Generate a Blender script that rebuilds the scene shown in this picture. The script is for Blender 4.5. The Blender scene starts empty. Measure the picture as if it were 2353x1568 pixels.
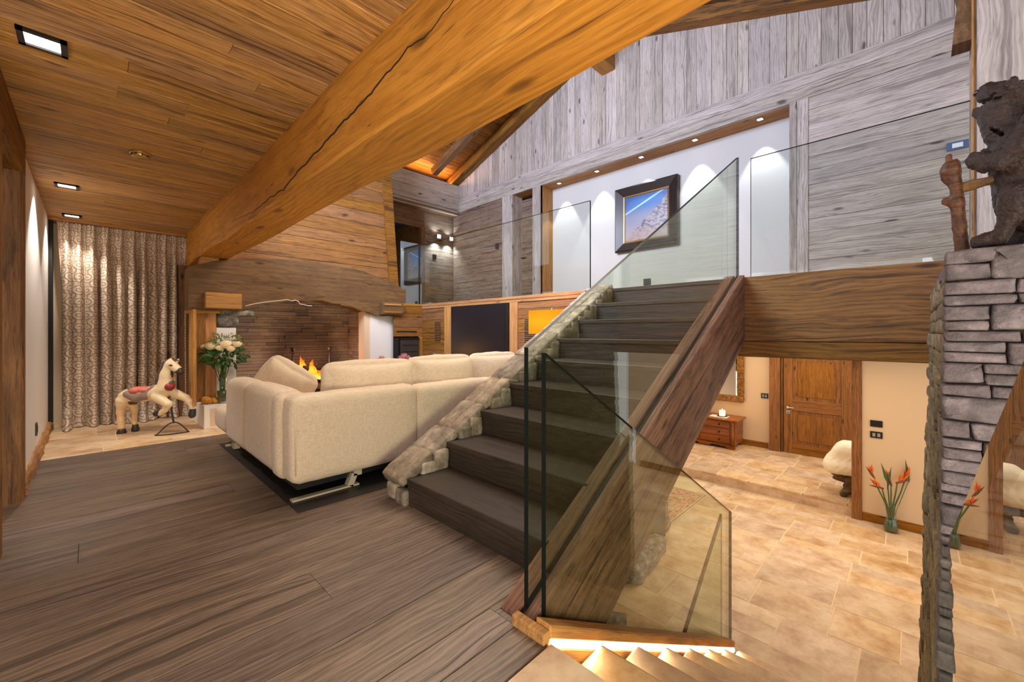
import bpy, bmesh, math, random
import numpy as np
from mathutils import Vector, Matrix

random.seed(11)
RG = random.Random(5)
scene = bpy.context.scene
COL = scene.collection
V = Vector

# ------------------------------------------------------------------ camera
EYE = 1.134
cam_data = bpy.data.cameras.new('camera')
cam_data.sensor_width = 36.0
cam_data.lens = 942.0 / 2353.0 * 36.0
cam_data.shift_y = -19.0 / 2353.0
cam_data.clip_start = 0.02
cam_data.clip_end = 60
cam = bpy.data.objects.new('camera', cam_data)
COL.objects.link(cam)
cam.location = (0, 0, EYE)
cam.rotation_euler = (math.pi / 2, 0, -math.asin(0.71613))
scene.camera = cam

# ------------------------------------------------------------------ exposure, world, large lights
scene.view_settings.view_transform = 'Standard'
scene.view_settings.look = 'None'
scene.view_settings.gamma = 1.0
scene.view_settings.use_curve_mapping = False
scene.view_settings.exposure = 0.55
scene.cycles.max_bounces = 8
scene.cycles.diffuse_bounces = 4
scene.cycles.glossy_bounces = 4
scene.cycles.transmission_bounces = 6
scene.cycles.transparent_max_bounces = 16
scene.cycles.caustics_reflective = False
scene.cycles.caustics_refractive = False
scene.cycles.sample_clamp_indirect = 6.0
scene.cycles.use_denoising = True

world = bpy.data.worlds.new('world')
scene.world = world
world.use_nodes = True
world.node_tree.nodes['Background'].inputs[0].default_value = (1.0, 0.94, 0.88, 1)
world.node_tree.nodes['Background'].inputs[1].default_value = 0.95


def look_rot(d):
    return Vector(d).to_track_quat('-Z', 'Y').to_euler()


def area(name, loc, aim, sx, sy, power, color, spread=180):
    l = bpy.data.lights.new(name, 'AREA')
    l.shape = 'RECTANGLE'
    l.size, l.size_y = sx, sy
    l.energy = power
    l.color = color
    l.spread = math.radians(spread)
    o = bpy.data.objects.new(name, l)
    COL.objects.link(o)
    o.location = loc
    o.rotation_euler = look_rot(Vector(aim) - Vector(loc))
    return o


def point(name, loc, power, color, r=0.06):
    l = bpy.data.lights.new(name, 'POINT')
    l.energy = power
    l.color = color
    l.shadow_soft_size = r
    o = bpy.data.objects.new(name, l)
    COL.objects.link(o)
    o.location = loc
    return o


def spot(name, loc, aim, power, color, angle=60, blend=0.4, r=0.03):
    l = bpy.data.lights.new(name, 'SPOT')
    l.energy = power
    l.color = color
    l.spot_size = math.radians(angle)
    l.spot_blend = blend
    l.shadow_soft_size = r
    o = bpy.data.objects.new(name, l)
    COL.objects.link(o)
    o.location = loc
    o.rotation_euler = look_rot(Vector(aim) - Vector(loc))
    return o


WARM = (1.0, 0.72, 0.42)
SOFT = (1.0, 0.87, 0.72)
COOL = (0.58, 0.70, 1.0)
WHITE = (1.0, 0.95, 0.88)
# daylight from the clerestory window of the opposite gable, above the flat ceiling
area('daylight_gable_window', (-0.2, 3.7, 4.0), (5.7, 2.9, 3.7), 2.6, 1.5, 350, COOL)
# daylight from the big windows behind the camera
area('daylight_rear_window', (-2.0, -1.0, 1.9), (2.6, 0.8, 1.3), 1.8, 2.2, 42, (0.80, 0.84, 1.0))
# two warm fills added to brighten ceiling and sitting room; then hall lamplight
area('fill_entrance', (0.2, -1.3, 0.7), (0.25, 3.4, 2.3), 1.4, 1.2, 150, SOFT)
area('fill_living_room', (2.8, 3.3, 3.7), (2.2, 3.6, 0.0), 2.2, 2.2, 92, SOFT)
area('lamplight_lower_hall', (5.6, 0.9, 0.85), (5.6, 0.9, -1.4), 2.6, 2.4, 33, (1.0, 0.76, 0.48))
area('lamplight_rear_hall', (8.8, 1.9, 0.8), (8.8, 1.9, -1.3), 1.6, 2.2, 17, (1.0, 0.76, 0.48))


# ------------------------------------------------------------------ materials
class NT:
    def __init__(self, name):
        self.m = bpy.data.materials.new(name)
        self.m.use_nodes = True
        self.t = self.m.node_tree
        self.t.nodes.clear()
        self.out = self.t.nodes.new('ShaderNodeOutputMaterial')

    def n(self, typ, ins=None, **props):
        nd = self.t.nodes.new('ShaderNode' + typ)
        for k, v in props.items():
            setattr(nd, k, v)
        for k, v in (ins or {}).items():
            self.set(nd, k, v)
        return nd

    def set(self, nd, k, v):
        s = nd.inputs[k]
        if isinstance(v, bpy.types.NodeSocket):
            self.t.links.new(v, s)
        elif isinstance(v, bpy.types.Node):
            self.t.links.new(v.outputs[0], s)
        else:
            if isinstance(v, (tuple, list)) and len(v) == 3 and s.type == 'RGBA':
                v = (*v, 1)
            s.default_value = v

    def math(self, op, a, b=0.0, c=None, clamp=False):
        nd = self.n('Math', {0: a, 1: b}, operation=op, use_clamp=clamp)
        if c is not None:
            self.set(nd, 2, c)
        return nd.outputs[0]

    def vmath(self, op, a, b=(0, 0, 0)):
        return self.n('VectorMath', {0: a, 1: b}, operation=op).outputs[0]

    def ramp(self, fac, stops, interp='LINEAR'):
        nd = self.n('ValToRGB', {0: fac})
        cr = nd.color_ramp
        cr.interpolation = interp
        while len(cr.elements) < len(stops):
            cr.elements.new(0.5)
        for e, (p, c) in zip(cr.elements, stops):
            e.position = p
            e.color = (*c, 1) if len(c) == 3 else c
        return nd.outputs[0]

    def mix(self, fac, a, b, mode='MIX'):
        nd = self.n('Mix', data_type='RGBA', blend_type=mode)
        self.set(nd, 0, fac)
        self.set(nd, 6, a)
        self.set(nd, 7, b)
        return nd.outputs[2]

    def smooth(self, x, a, b):
        nd = self.n('MapRange', {0: x, 1: a, 2: b, 3: 0.0, 4: 1.0}, interpolation_type='SMOOTHSTEP')
        return nd.outputs[0]

    def noise(self, vec, scale, detail=3, rough=0.55, dist=0.0):
        nd = self.n('TexNoise', {'Scale': scale, 'Detail': detail, 'Roughness': rough, 'Distortion': dist})
        if vec is not None:
            self.set(nd, 'Vector', vec)
        return nd.outputs[0]

    def mapping(self, vec, scale):
        return self.vmath('MULTIPLY', vec, scale)

    def objcoord(self, rand=True):
        p = self.n('TexCoord').outputs['Object']
        r = self.n('ObjectInfo').outputs['Random']
        if rand:
            off = self.n('CombineXYZ', {0: self.math('MULTIPLY', r, 57.0), 1: self.math('MULTIPLY', r, 91.0), 2: self.math('MULTIPLY', r, 23.0)}).outputs[0]
            p = self.vmath('ADD', p, off)
        return p, r

    def bump(self, h, strength=0.3, dist=0.01):
        return self.n('Bump', {'Strength': strength, 'Distance': dist, 'Height': h}).outputs[0]

    def principled(self, color, rough=0.5, normal=None, **kw):
        b = self.n('BsdfPrincipled')
        self.set(b, 'Base Color', color)
        self.set(b, 'Roughness', rough)
        if normal is not None:
            self.set(b, 'Normal', normal)
        for k, v in kw.items():
            self.set(b, k.replace('_', ' '), v)
        self.t.links.new(b.outputs[0], self.out.inputs[0])
        return self.m


def srgb(*c):
    return tuple((x / 255 / 12.92) if x / 255 <= 0.04045 else ((x / 255 + 0.055) / 1.055) ** 2.4 for x in c)


def wood(name, light, dark, streak, rough=0.6, var=0.35, knots=1.0, streaks=0.6, bump=0.35, huevar=0.008, scale=1.0, spec=0.3, rings=0.13, ring_scale=1.0):
    """Aged softwood with the grain along local X."""
    t = NT(name)
    p, r = t.objcoord()
    p = t.mapping(p, (scale, scale, scale))
    warp = t.noise(t.mapping(p, (1.2, 3, 3)), 1.6, 2)
    wv = t.n('CombineXYZ', {0: 0.0, 1: t.math('MULTIPLY', t.math('SUBTRACT', warp, 0.5), 0.10), 2: 0.0}).outputs[0]
    q = t.vmath('ADD', p, wv)
    grain = t.noise(t.mapping(q, (0.9, 22, 22)), 1.6, 5, 0.62)
    fibre = t.noise(t.mapping(q, (2.2, 90, 90)), 2.0, 3, 0.6)
    ringn = t.n('TexWave', {'Vector': t.mapping(q, (0.28, 7 * ring_scale, 7 * ring_scale)), 'Scale': 1.7, 'Distortion': 4.0, 'Detail': 3.0, 'Detail Scale': 1.4}, wave_type='BANDS', bands_direction='Y').outputs['Fac']
    grain2 = t.noise(t.mapping(q, (0.5, 9, 9)), 1.3, 3, 0.6)
    f = t.math('ADD', t.math('MULTIPLY', grain, 0.5), t.math('MULTIPLY', ringn, rings))
    f = t.math('ADD', f, t.math('MULTIPLY', grain2, 0.4))
    f = t.math('ADD', f, t.math('MULTIPLY', t.math('SUBTRACT', fibre, 0.5), 0.5))
    col = t.ramp(f, [(0.30, dark), (0.68, light)])
    blotch = t.noise(t.mapping(p, (1.0, 2.6, 2.6)), 2.2, 3)
    col = t.mix(t.math('MULTIPLY', t.smooth(blotch, 0.45, 0.75), 0.45), col, dark)
    if streaks > 0:
        s = t.noise(t.mapping(q, (0.55, 17, 17)), 1.15, 4, 0.7)
        sm = t.math('MULTIPLY', t.smooth(s, 0.53, 0.66), streaks)
        col = t.mix(sm, col, streak)
    fl = t.noise(t.mapping(q, (4.2, 46, 46)), 1.25, 3, 0.6)
    col = t.mix(t.math('MULTIPLY', t.smooth(fl, 0.54, 0.66), 0.55 * min(1.0, streaks * 1.3)), col, streak)
    fl2 = t.noise(t.mapping(q, (9.0, 120, 120)), 1.3, 2, 0.6)
    col = t.mix(t.math('MULTIPLY', t.smooth(fl2, 0.55, 0.72), 0.4 * min(1.0, streaks * 1.3)), col, streak)
    crack = t.noise(t.mapping(q, (0.8, 60, 60)), 0.9, 2, 0.5)
    cm = t.math('MULTIPLY', t.smooth(crack, 0.70, 0.78), 0.75)
    col = t.mix(cm, col, tuple(x * 0.3 for x in streak))
    if knots > 0:
        kv = t.mapping(q, (2.1, 6.5, 6.5))
        vo = t.n('TexVoronoi', {'Vector': kv, 'Scale': 1.0, 'Randomness': 1.0}).outputs['Distance']
        km = t.math('SUBTRACT', 1.0, t.smooth(vo, 0.05, 0.15))
        km = t.math('MULTIPLY', km, 0.8 * knots)
        col = t.mix(km, col, tuple(x * 0.45 for x in streak))
    val = t.math('ADD', 1.0 - var / 2, t.math('MULTIPLY', r, var))
    r2 = t.math('FRACT', t.math('MULTIPLY', r, 7.31))
    hue = t.math('ADD', 0.5 - huevar / 2, t.math('MULTIPLY', r2, huevar))
    col = t.n('HueSaturation', {'Hue': hue, 'Saturation': t.math('ADD', 0.95, t.math('MULTIPLY', r2, 0.15)), 'Value': val, 'Color': col}).outputs[0]
    h = t.math('ADD', t.math('MULTIPLY', grain, 0.6), t.math('MULTIPLY', fibre, 0.4))
    h = t.math('SUBTRACT', h, cm)
    return t.principled(col, rough, t.bump(h, bump, 0.006), Specular_IOR_Level=spec)


def stone(name, c1, c2, c3, rough=0.8, scale=6.0, bump=0.5, var=0.5, dist=0.012):
    t = NT(name)
    p, r = t.objcoord()
    n1 = t.noise(p, scale, 6, 0.65)
    n2 = t.noise(p, scale * 5, 4, 0.6)
    n3 = t.noise(t.mapping(p, (1, 1, 3)), scale * 0.45, 3)
    col = t.ramp(n1, [(0.3, c1), (0.55, c2), (0.75, c3)])
    col = t.mix(t.math('MULTIPLY', t.smooth(n2, 0.5, 0.75), 0.4), col, c1)
    col = t.mix(t.math('MULTIPLY', t.smooth(n3, 0.5, 0.7), 0.35), col, c3)
    val = t.math('ADD', 1.0 - var / 2, t.math('MULTIPLY', r, var))
    r2 = t.math('FRACT', t.math('MULTIPLY', r, 7.31))
    col = t.n('HueSaturation', {'Hue': t.math('ADD', 0.497, t.math('MULTIPLY', r2, 0.006)), 'Saturation': t.math('ADD', 0.86, t.math('MULTIPLY', r2, 0.22)), 'Value': val, 'Color': col}).outputs[0]
    h = t.math('ADD', n1, t.math('MULTIPLY', n2, 0.4))
    return t.principled(col, rough, t.bump(h, bump, dist))


def plain(name, color, rough=0.5, metal=0.0, spec=0.5, noise_amt=0.0, nscale=30.0, bump=0.0, **kw):
    t = NT(name)
    col = color
    nm = None
    if noise_amt > 0 or bump > 0:
        p, r = t.objcoord()
        n = t.noise(p, nscale, 4)
        if noise_amt > 0:
            col = t.mix(t.math('MULTIPLY', n, noise_amt * 2, clamp=True), tuple(min(1, c * (1 + noise_amt)) for c in color), tuple(c * (1 - noise_amt) for c in color))
        if bump > 0:
            nm = t.bump(n, bump, 0.004)
    return t.principled(col, rough, nm, Metallic=metal, Specular_IOR_Level=spec, **kw)


def emit(name, color, strength):
    t = NT(name)
    e = t.n('Emission', {'Color': color, 'Strength': strength})
    t.t.links.new(e.outputs[0], t.out.inputs[0])
    return t.m


def glassmat(name, tint, ior=1.5):
    """Thin pane: mirror reflection by Fresnel over a tinted see-through."""
    t = NT(name)
    back = t.n('NewGeometry').outputs['Backfacing']
    i = t.math('ADD', ior, t.math('MULTIPLY', back, 1.0 / ior - ior))
    fr = t.n('Fresnel', {'IOR': i}).outputs[0]
    tr = t.n('BsdfTransparent', {'Color': tint})
    gl = t.n('BsdfGlossy', {'Color': (1, 1, 1), 'Roughness': 0.0})
    mx = t.n('MixShader', {0: fr, 1: tr.outputs[0], 2: gl.outputs[0]})
    t.t.links.new(mx.outputs[0], t.out.inputs[0])
    return t.m


M = {}
M['ceil'] = wood('old_pine_ceiling', srgb(200, 152, 94), srgb(146, 104, 58), srgb(84, 56, 32), var=0.36, streaks=0.85, huevar=0.006)
M['grey'] = wood('weathered_grey_pine', srgb(204, 190, 176), srgb(156, 142, 130), srgb(92, 78, 70), var=0.32, streaks=0.5, huevar=0.012, knots=1.0)
M['panel'] = wood('aged_brown_panel', srgb(160, 134, 110), srgb(112, 90, 72), srgb(66, 50, 40), var=0.28, streaks=0.75, huevar=0.008)
M['hood'] = wood('chimney_boards', srgb(156, 108, 60), srgb(108, 73, 39), srgb(66, 43, 24), var=0.26, streaks=0.7, huevar=0.006)
M['beam'] = wood('golden_old_beam', srgb(208, 148, 82), srgb(168, 112, 58), srgb(104, 66, 34), var=0.1, streaks=0.45, knots=0.8, scale=0.7, rings=0.16)
M['mantel'] = wood('mantel_oak', srgb(124, 92, 58), srgb(86, 62, 38), srgb(56, 39, 24), var=0.1, streaks=0.5, scale=0.8)
M['fascia'] = wood('fascia_brown', srgb(146, 100, 48), srgb(98, 64, 28), srgb(50, 31, 15), var=0.06, streaks=0.75, scale=0.75, rings=0.2, huevar=0.004)
M['trimw'] = wood('trim_pine', srgb(194, 142, 80), srgb(148, 102, 54), srgb(98, 62, 34), var=0.14, streaks=0.45, huevar=0.008)
M['string'] = wood('stringer_red_brown', srgb(142, 102, 78), srgb(92, 62, 46), srgb(56, 38, 29), var=0.1, streaks=0.9)
M['floor'] = wood('dark_oak_floor', srgb(134, 115, 99), srgb(83, 68, 57), srgb(50, 39, 32), rough=0.42, var=0.40, streaks=0.6, knots=0.1, huevar=0.018, bump=0.25, spec=0.4)
M['tread'] = wood('dark_stair_wood', srgb(70, 58, 49), srgb(44, 36, 30), srgb(27, 22, 18), rough=0.5, var=0.12, streaks=0.5, knots=0.15, bump=0.2, huevar=0.01)
M['door'] = wood('door_pine', srgb(168, 114, 58), srgb(120, 76, 35), srgb(74, 44, 20), var=0.12, streaks=0.6, huevar=0.006)
M['chest'] = wood('chest_walnut', srgb(170, 100, 44), srgb(118, 64, 24), srgb(70, 36, 14), rough=0.35, var=0.12, streaks=0.5, knots=0.3)
M['brownwood'] = wood('plain_brown_wood', srgb(142, 104, 66), srgb(100, 70, 42), srgb(62, 42, 26), var=0.15)  # one mid-brown wood for roof boards, uprights and backing
M['bear'] = wood('bear_dark_carving', srgb(62, 47, 41), srgb(36, 27, 24), srgb(20, 15, 14), rough=0.36, var=0.05, streaks=0.5, knots=0, bump=0.9, scale=3.0)
M['staff'] = wood('carved_staff', srgb(104, 68, 42), srgb(66, 41, 24), srgb(36, 22, 14), rough=0.5, var=0.05, knots=0.3, scale=2.0, bump=0.6)
M['stone'] = stone('purple_grey_schist', srgb(66, 60, 61), srgb(102, 94, 95), srgb(142, 131, 130), scale=14, bump=0.9, var=0.45)
M['mortar'] = stone('dark_mortar', srgb(50, 44, 38), srgb(72, 63, 52), srgb(92, 80, 64), scale=14, bump=0.9, var=0.1)
M['mossy'] = stone('rough_wall_end', srgb(74, 62, 44), srgb(126, 108, 78), srgb(170, 150, 112), scale=16, bump=1.0, var=0.45, dist=0.02)
M['sandstone'] = stone('stair_wall_stone', srgb(84, 72, 60), srgb(146, 129, 109), srgb(198, 182, 160), scale=9, bump=0.8, var=0.5)
M['trav'] = stone('travertine', srgb(178, 132, 86), srgb(220, 186, 146), srgb(236, 212, 180), rough=0.42, scale=3.6, bump=0.15, var=0.2)
M['grout'] = plain('pale_grout', srgb(226, 200, 160), 0.9, noise_amt=0.1)
M['plaster'] = plain('white_plaster', srgb(232, 224, 214), 0.9, noise_amt=0.03, nscale=5, bump=0.15)
M['plaster_niche'] = plain('niche_plaster_white', srgb(204, 199, 190), 0.9, noise_amt=0.03, nscale=5, bump=0.15)
M['plaster_warm'] = plain('cream_plaster', srgb(222, 194, 160), 0.9, noise_amt=0.03, nscale=5, bump=0.1)
M['white'] = plain('white_paint', srgb(236, 232, 228), 0.55, bump=0.05)
M['black'] = plain('black_satin', srgb(22, 21, 22), 0.35)
M['blackmetal'] = plain('dark_bronze_metal', srgb(54, 48, 44), 0.4, metal=0.7)
M['iron'] = plain('wrought_iron', srgb(60, 56, 54), 0.5, metal=0.6, noise_amt=0.15)
M['steel'] = plain('brushed_steel', srgb(190, 188, 184), 0.3, metal=1.0)
M['chrome'] = plain('polished_chrome', srgb(220, 220, 222), 0.12, metal=1.0)
M['cream_metal'] = plain('cream_leg', srgb(206, 196, 168), 0.35, metal=0.3)
M['glass'] = glassmat('clear_balustrade_glass', (0.885, 0.93, 0.865, 1))
def glassrefl(name, tint, base):
    t = NT(name)
    fr = t.n('LayerWeight', {'Blend': 0.2}).outputs['Fresnel']
    tr = t.n('BsdfTransparent', {'Color': tint})
    gl = t.n('BsdfGlossy', {'Color': (0.9, 0.95, 1, 1), 'Roughness': 0.0})
    mx = t.n('MixShader', {0: t.math('MAXIMUM', fr, base), 1: tr.outputs[0], 2: gl.outputs[0]})
    t.t.links.new(mx.outputs[0], t.out.inputs[0])
    return t.m


M['glassrefl'] = glassrefl('half_mirrored_glass', (0.5, 0.55, 0.55, 1), 0.3)
M['glassclear'] = glassmat('vase_glass', (0.955, 0.975, 0.955, 1), 1.45)
M['gedge'] = plain('glass_edge', srgb(20, 27, 23), 0.4, spec=0.08)
M['glassgal'] = glassmat('gallery_glass', (0.925, 0.955, 0.94, 1))
M['gedge_light'] = plain('glass_edge_light', srgb(120, 130, 128), 0.15)
M['led'] = emit('led_strip', (1.0, 0.86, 0.62, 1), 5)
M['lampwhite'] = emit('downlight_glow', (1.0, 0.95, 0.9, 1), 7)
M['coveglow'] = emit('cove_led', (1.0, 0.50, 0.12, 1), 2.0)
M['dark'] = plain('dark_void', srgb(24, 20, 17), 0.8)
M['charred'] = plain('charred_wood', srgb(28, 22, 20), 0.9, noise_amt=0.4, bump=0.6)
M['leaf'] = plain('rose_leaf_green', srgb(48, 84, 30), 0.5, noise_amt=0.3, nscale=20)
M['leaf2'] = plain('grey_green_leaf', srgb(112, 122, 66), 0.6, noise_amt=0.3, nscale=20)
M['stem'] = plain('green_stem', srgb(74, 96, 44), 0.5)
M['rose'] = plain('cream_rose_petal', srgb(246, 228, 184), 0.6, noise_amt=0.05)
M['protea'] = plain('pink_protea', srgb(222, 160, 164), 0.6, noise_amt=0.1)
M['orange'] = plain('orange_petal', srgb(232, 108, 22), 0.5)
M['sheep'] = plain('sheepskin', srgb(240, 226, 200), 0.95, noise_amt=0.08, nscale=60, bump=0.9)
M['root'] = stone('driftwood_root', srgb(60, 46, 34), srgb(104, 82, 58), srgb(150, 124, 92), scale=10, bump=0.6, var=0.1)
M['ochre'] = stone('ochre_rock', srgb(150, 96, 36), srgb(206, 148, 70), srgb(228, 184, 112), scale=8, var=0.2)
M['greyrock'] = stone('grey_rubble', srgb(60, 56, 52), srgb(136, 126, 114), srgb(206, 196, 180), scale=16, var=0.3, bump=1.0)

# ------------------------------------------------------------------ object helpers
def tag(o, label=None, cat=None, group=None, kind=None):
    if label: o['label'] = label
    if cat: o['category'] = cat
    if group: o['group'] = group
    if kind: o['kind'] = kind
    return o


def link(name, data, parent=None, loc=None, mtx=None):
    o = bpy.data.objects.new(name, data)
    COL.objects.link(o)
    if parent is not None:
        o.parent = parent
    if mtx is not None:
        o.matrix_basis = mtx
    elif loc is not None:
        o.location = loc
    return o


def empty(name, loc, label, cat, group=None, rotz=0.0):
    o = link(name, None, loc=loc)
    o.empty_display_size = 0.05
    o.rotation_euler = (0, 0, rotz)
    return tag(o, label, cat, group)


def mesh(name, verts, faces, mat, parent=None, mtx=None, loc=None, smooth=False, mats=None, idx=None):
    me = bpy.data.meshes.new(name)
    me.from_pydata([tuple(v) for v in verts], [], [tuple(f) for f in faces])
    for m in (mats or [mat]):
        me.materials.append(m)
    if idx is not None:
        me.polygons.foreach_set('material_index', idx)
    if smooth:
        me.polygons.foreach_set('use_smooth', [True] * len(me.polygons))
    me.update()
    return link(name, me, parent, loc, mtx)


def frame(origin, ax, ay):
    ax = Vector(ax).normalized()
    ay = Vector(ay)
    ay = (ay - ax * ay.dot(ax)).normalized()
    az = ax.cross(ay)
    m = Matrix((ax, ay, az)).transposed().to_4x4()
    m.translation = Vector(origin)
    return m


def plank(name, origin, along, side, L, W, T, mat, parent, ch=0.003):
    """Board: local X along, Y across, outer face at local z = 0, thickness behind it."""
    c = min(ch, W * 0.3)
    prof = [(0, -T), (0, -c), (c, 0), (W - c, 0), (W, -c), (W, -T)]
    vs = [(0, y, z) for y, z in prof] + [(L, y, z) for y, z in prof]
    n = len(prof)
    fs = [tuple(range(n))[::-1], tuple(range(n, 2 * n))]
    fs = [(5, 4, 3, 2, 1, 0)[::-1], (6, 7, 8, 9, 10, 11)]
    fs = [(0, 1, 2, 3, 4, 5), (11, 10, 9, 8, 7, 6)]
    fs += [(i, n + i, n + (i + 1) % n, (i + 1) % n) for i in range(n)]
    return mesh(name, vs, fs, mat, parent, frame(origin, along, side))


def boards(parent, origin, along, side, L, W, wr, mat, T=0.02, lr=None, gap=0.002, proud=0.002, name='plank', seed=0):
    """Fill an L x W rectangle with single boards. lr: range of board lengths, None for full length."""
    g = random.Random(seed * 7 + 3)
    al, si = Vector(along).normalized(), Vector(side).normalized()
    nz = al.cross(si)
    y = 0.0
    out = []
    while y < W - 0.004:
        w = g.uniform(*wr)
        if W - y - w < wr[0] * 0.6:
            w = W - y
        segs = [(0, L)]
        if lr:
            segs, x = [], -g.uniform(0, lr[0])
            while x < L - 0.01:
                l = g.uniform(*lr)
                a, b = max(0, x), min(L, x + l)
                if L - b < 0.3:
                    b = L
                if b - a > 0.05:
                    segs.append((a, b))
                x = b if b == L else x + l
        for a, b in segs:
            o = Vector(origin) + al * (a + gap / 2) + si * (y + gap / 2) + nz * g.uniform(-proud, proud)
            out.append(plank(name, o, al, si, b - a - gap, w - gap, T, mat, parent))
        y += w
    return out


def bx(bm, c, s, rot=None, bev=0.0, seg=2):
    m = Matrix.Translation(c)
    if rot is not None:
        m = m @ rot.to_4x4()
    r = bmesh.ops.create_cube(bm, size=1.0, matrix=m @ Matrix.Diagonal((*s, 1)))
    if bev > 0:
        es = set()
        for v in r['verts']:
            es.update(v.link_edges)
        bmesh.ops.bevel(bm, geom=list(es), offset=bev, segments=seg, affect='EDGES', profile=0.5)


def bmo(name, bm, mat, parent=None, loc=None, mtx=None, smooth=False):
    bmesh.ops.recalc_face_normals(bm, faces=bm.faces[:])
    me = bpy.data.meshes.new(name)
    bm.to_mesh(me)
    bm.free()
    me.materials.append(mat)
    if smooth:
        me.polygons.foreach_set('use_smooth', [True] * len(me.polygons))
    return link(name, me, parent, loc, mtx)


def box(name, lo, hi, mat, parent=None, bev=0.0, seg=2):
    """Axis-aligned box in the parent's frame, origin at its centre."""
    c = [(a + b) / 2 for a, b in zip(lo, hi)]
    s = [abs(b - a) for a, b in zip(lo, hi)]
    bm = bmesh.new()
    bx(bm, (0, 0, 0), s, bev=bev, seg=seg)
    return bmo(name, bm, mat, parent, loc=c)


def lathe(name, prof, mat, parent=None, loc=None, n=24, mtx=None):
    vs, fs = [], []
    for r, z in prof:
        for k in range(n):
            a = 2 * math.pi * k / n
            vs.append((r * math.cos(a), r * math.sin(a), z))
    for i in range(len(prof) - 1):
        for k in range(n):
            fs.append((i * n + k, i * n + (k + 1) % n, (i + 1) * n + (k + 1) % n, (i + 1) * n + k))
    o = mesh(name, vs, fs, mat, parent, mtx, loc, smooth=True)
    return o


def tube(name, pts, r, mat, parent=None, n=8, closed=False, loc=None, cap=True):
    pts = [Vector(p) for p in pts]
    rr = r if isinstance(r, (list, tuple)) else [r] * len(pts)
    vs, fs = [], []
    up = Vector((0.13, 0.21, 0.97)).normalized()
    N = len(pts)
    for i, p in enumerate(pts):
        a = pts[(i - 1) % N] if (closed or i > 0) else p
        b = pts[(i + 1) % N] if (closed or i < N - 1) else p
        d = (b - a).normalized()
        u = up - d * up.dot(d)
        if u.length < 0.05:
            u = Vector((1, 0, 0)) - d * d.x
        u.normalize()
        w = d.cross(u)
        for k in range(n):
            t = 2 * math.pi * k / n
            vs.append(p + (u * math.cos(t) + w * math.sin(t)) * rr[i])
    for i in range(N if closed else N - 1):
        j = (i + 1) % N
        for k in range(n):
            fs.append((i * n + k, i * n + (k + 1) % n, j * n + (k + 1) % n, j * n + k))
    if not closed and cap:
        fs.append(tuple(range(n))[::-1])
        fs.append(tuple(range((N - 1) * n, N * n)))
    return mesh(name, vs, fs, mat, parent, smooth=True, loc=loc)


def prism(name, poly, thick, mat, parent=None, mtx=None, edge_mat=None):
    """Polygon in local XY, extruded from z = -thick/2 to thick/2."""
    n = len(poly)
    h = thick / 2
    vs = [(x, y, -h) for x, y in poly] + [(x, y, h) for x, y in poly]
    fs = [tuple(range(n))[::-1], tuple(range(n, 2 * n))]
    fs += [(i, (i + 1) % n, n + (i + 1) % n, n + i) for i in range(n)]
    idx = [0, 0] + [1 if edge_mat else 0] * n
    o = mesh(name, vs, fs, mat, parent, mtx, mats=[mat, edge_mat] if edge_mat else None, idx=idx)
    # consistent outward normals
    bm = bmesh.new(); bm.from_mesh(o.data); bmesh.ops.recalc_face_normals(bm, faces=bm.faces[:]); bm.to_mesh(o.data); bm.free()
    return o


def plane_y(y):   # local X -> world X, local Y -> world Z, for panels in a plane y = const
    return Matrix(((1, 0, 0, 0), (0, 0, -1, y), (0, 1, 0, 0), (0, 0, 0, 1)))


def plane_x(x):   # local X -> world Y, local Y -> world Z, for panels in a plane x = const
    return Matrix(((0, 0, 1, x), (1, 0, 0, 0), (0, 1, 0, 0), (0, 0, 0, 1)))


def rbox(name, s, r, mat, parent=None, mtx=None, loc=None, n=10, bulge=0.0, jit=0.0, seed=0, pinch=0.0):
    """Soft rounded box of full size s; bulge puffs the faces out, pinch thins it towards its corners."""
    hx, hy, hz = s[0] / 2, s[1] / 2, s[2] / 2
    bm = bmesh.new()
    bmesh.ops.create_cube(bm, size=2.0)
    bmesh.ops.subdivide_edges(bm, edges=bm.edges[:], cuts=n, use_grid_fill=True)
    g = random.Random(seed)
    ph = [g.uniform(0, 6.28) for _ in range(6)]
    for v in bm.verts:
        u = v.co.copy()
        # crowd samples towards the edges so the rounding is smooth
        u = Vector([math.copysign(abs(c) ** 0.75, c) for c in u])
        p = Vector((u.x * hx, u.y * hy, u.z * hz))
        q = Vector((max(-hx + r, min(hx - r, p.x)), max(-hy + r, min(hy - r, p.y)), max(-hz + r, min(hz - r, p.z))))
        d = p - q
        if d.length > 1e-9:
            p = q + d.normalized() * r
        fx, fy, fz = (1 - u.x ** 2), (1 - u.y ** 2), (1 - u.z ** 2)
        p += Vector((u.x * fy * fz, u.y * fx * fz, u.z * fx * fy)) * bulge
        if pinch:
            k = (u.x ** 2) * (u.z ** 2)
            p.y *= 1 - pinch * k
            e = 1 - 0.5 * pinch * (max(abs(u.x), abs(u.z)) ** 4)
            p.y *= e
            p.x *= 1 - 0.06 * (1 - u.z ** 2) * abs(u.x)
            p.z *= 1 - 0.08 * (1 - u.x ** 2) * abs(u.z)
        if jit:
            a = math.sin(p.x * 23 + ph[0]) * math.sin(p.z * 19 + ph[1]) + 0.6 * math.sin(p.x * 41 + p.z * 37 + ph[2]) + 0.5 * math.sin(p.y * 31 + p.z * 29 + ph[3])
            nrm = (p - q * 0.8)
            if nrm.length > 1e-6:
                p += nrm.normalized() * a * jit
        v.co = p
    return bmo(name, bm, mat, parent, loc, mtx, smooth=True)


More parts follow.
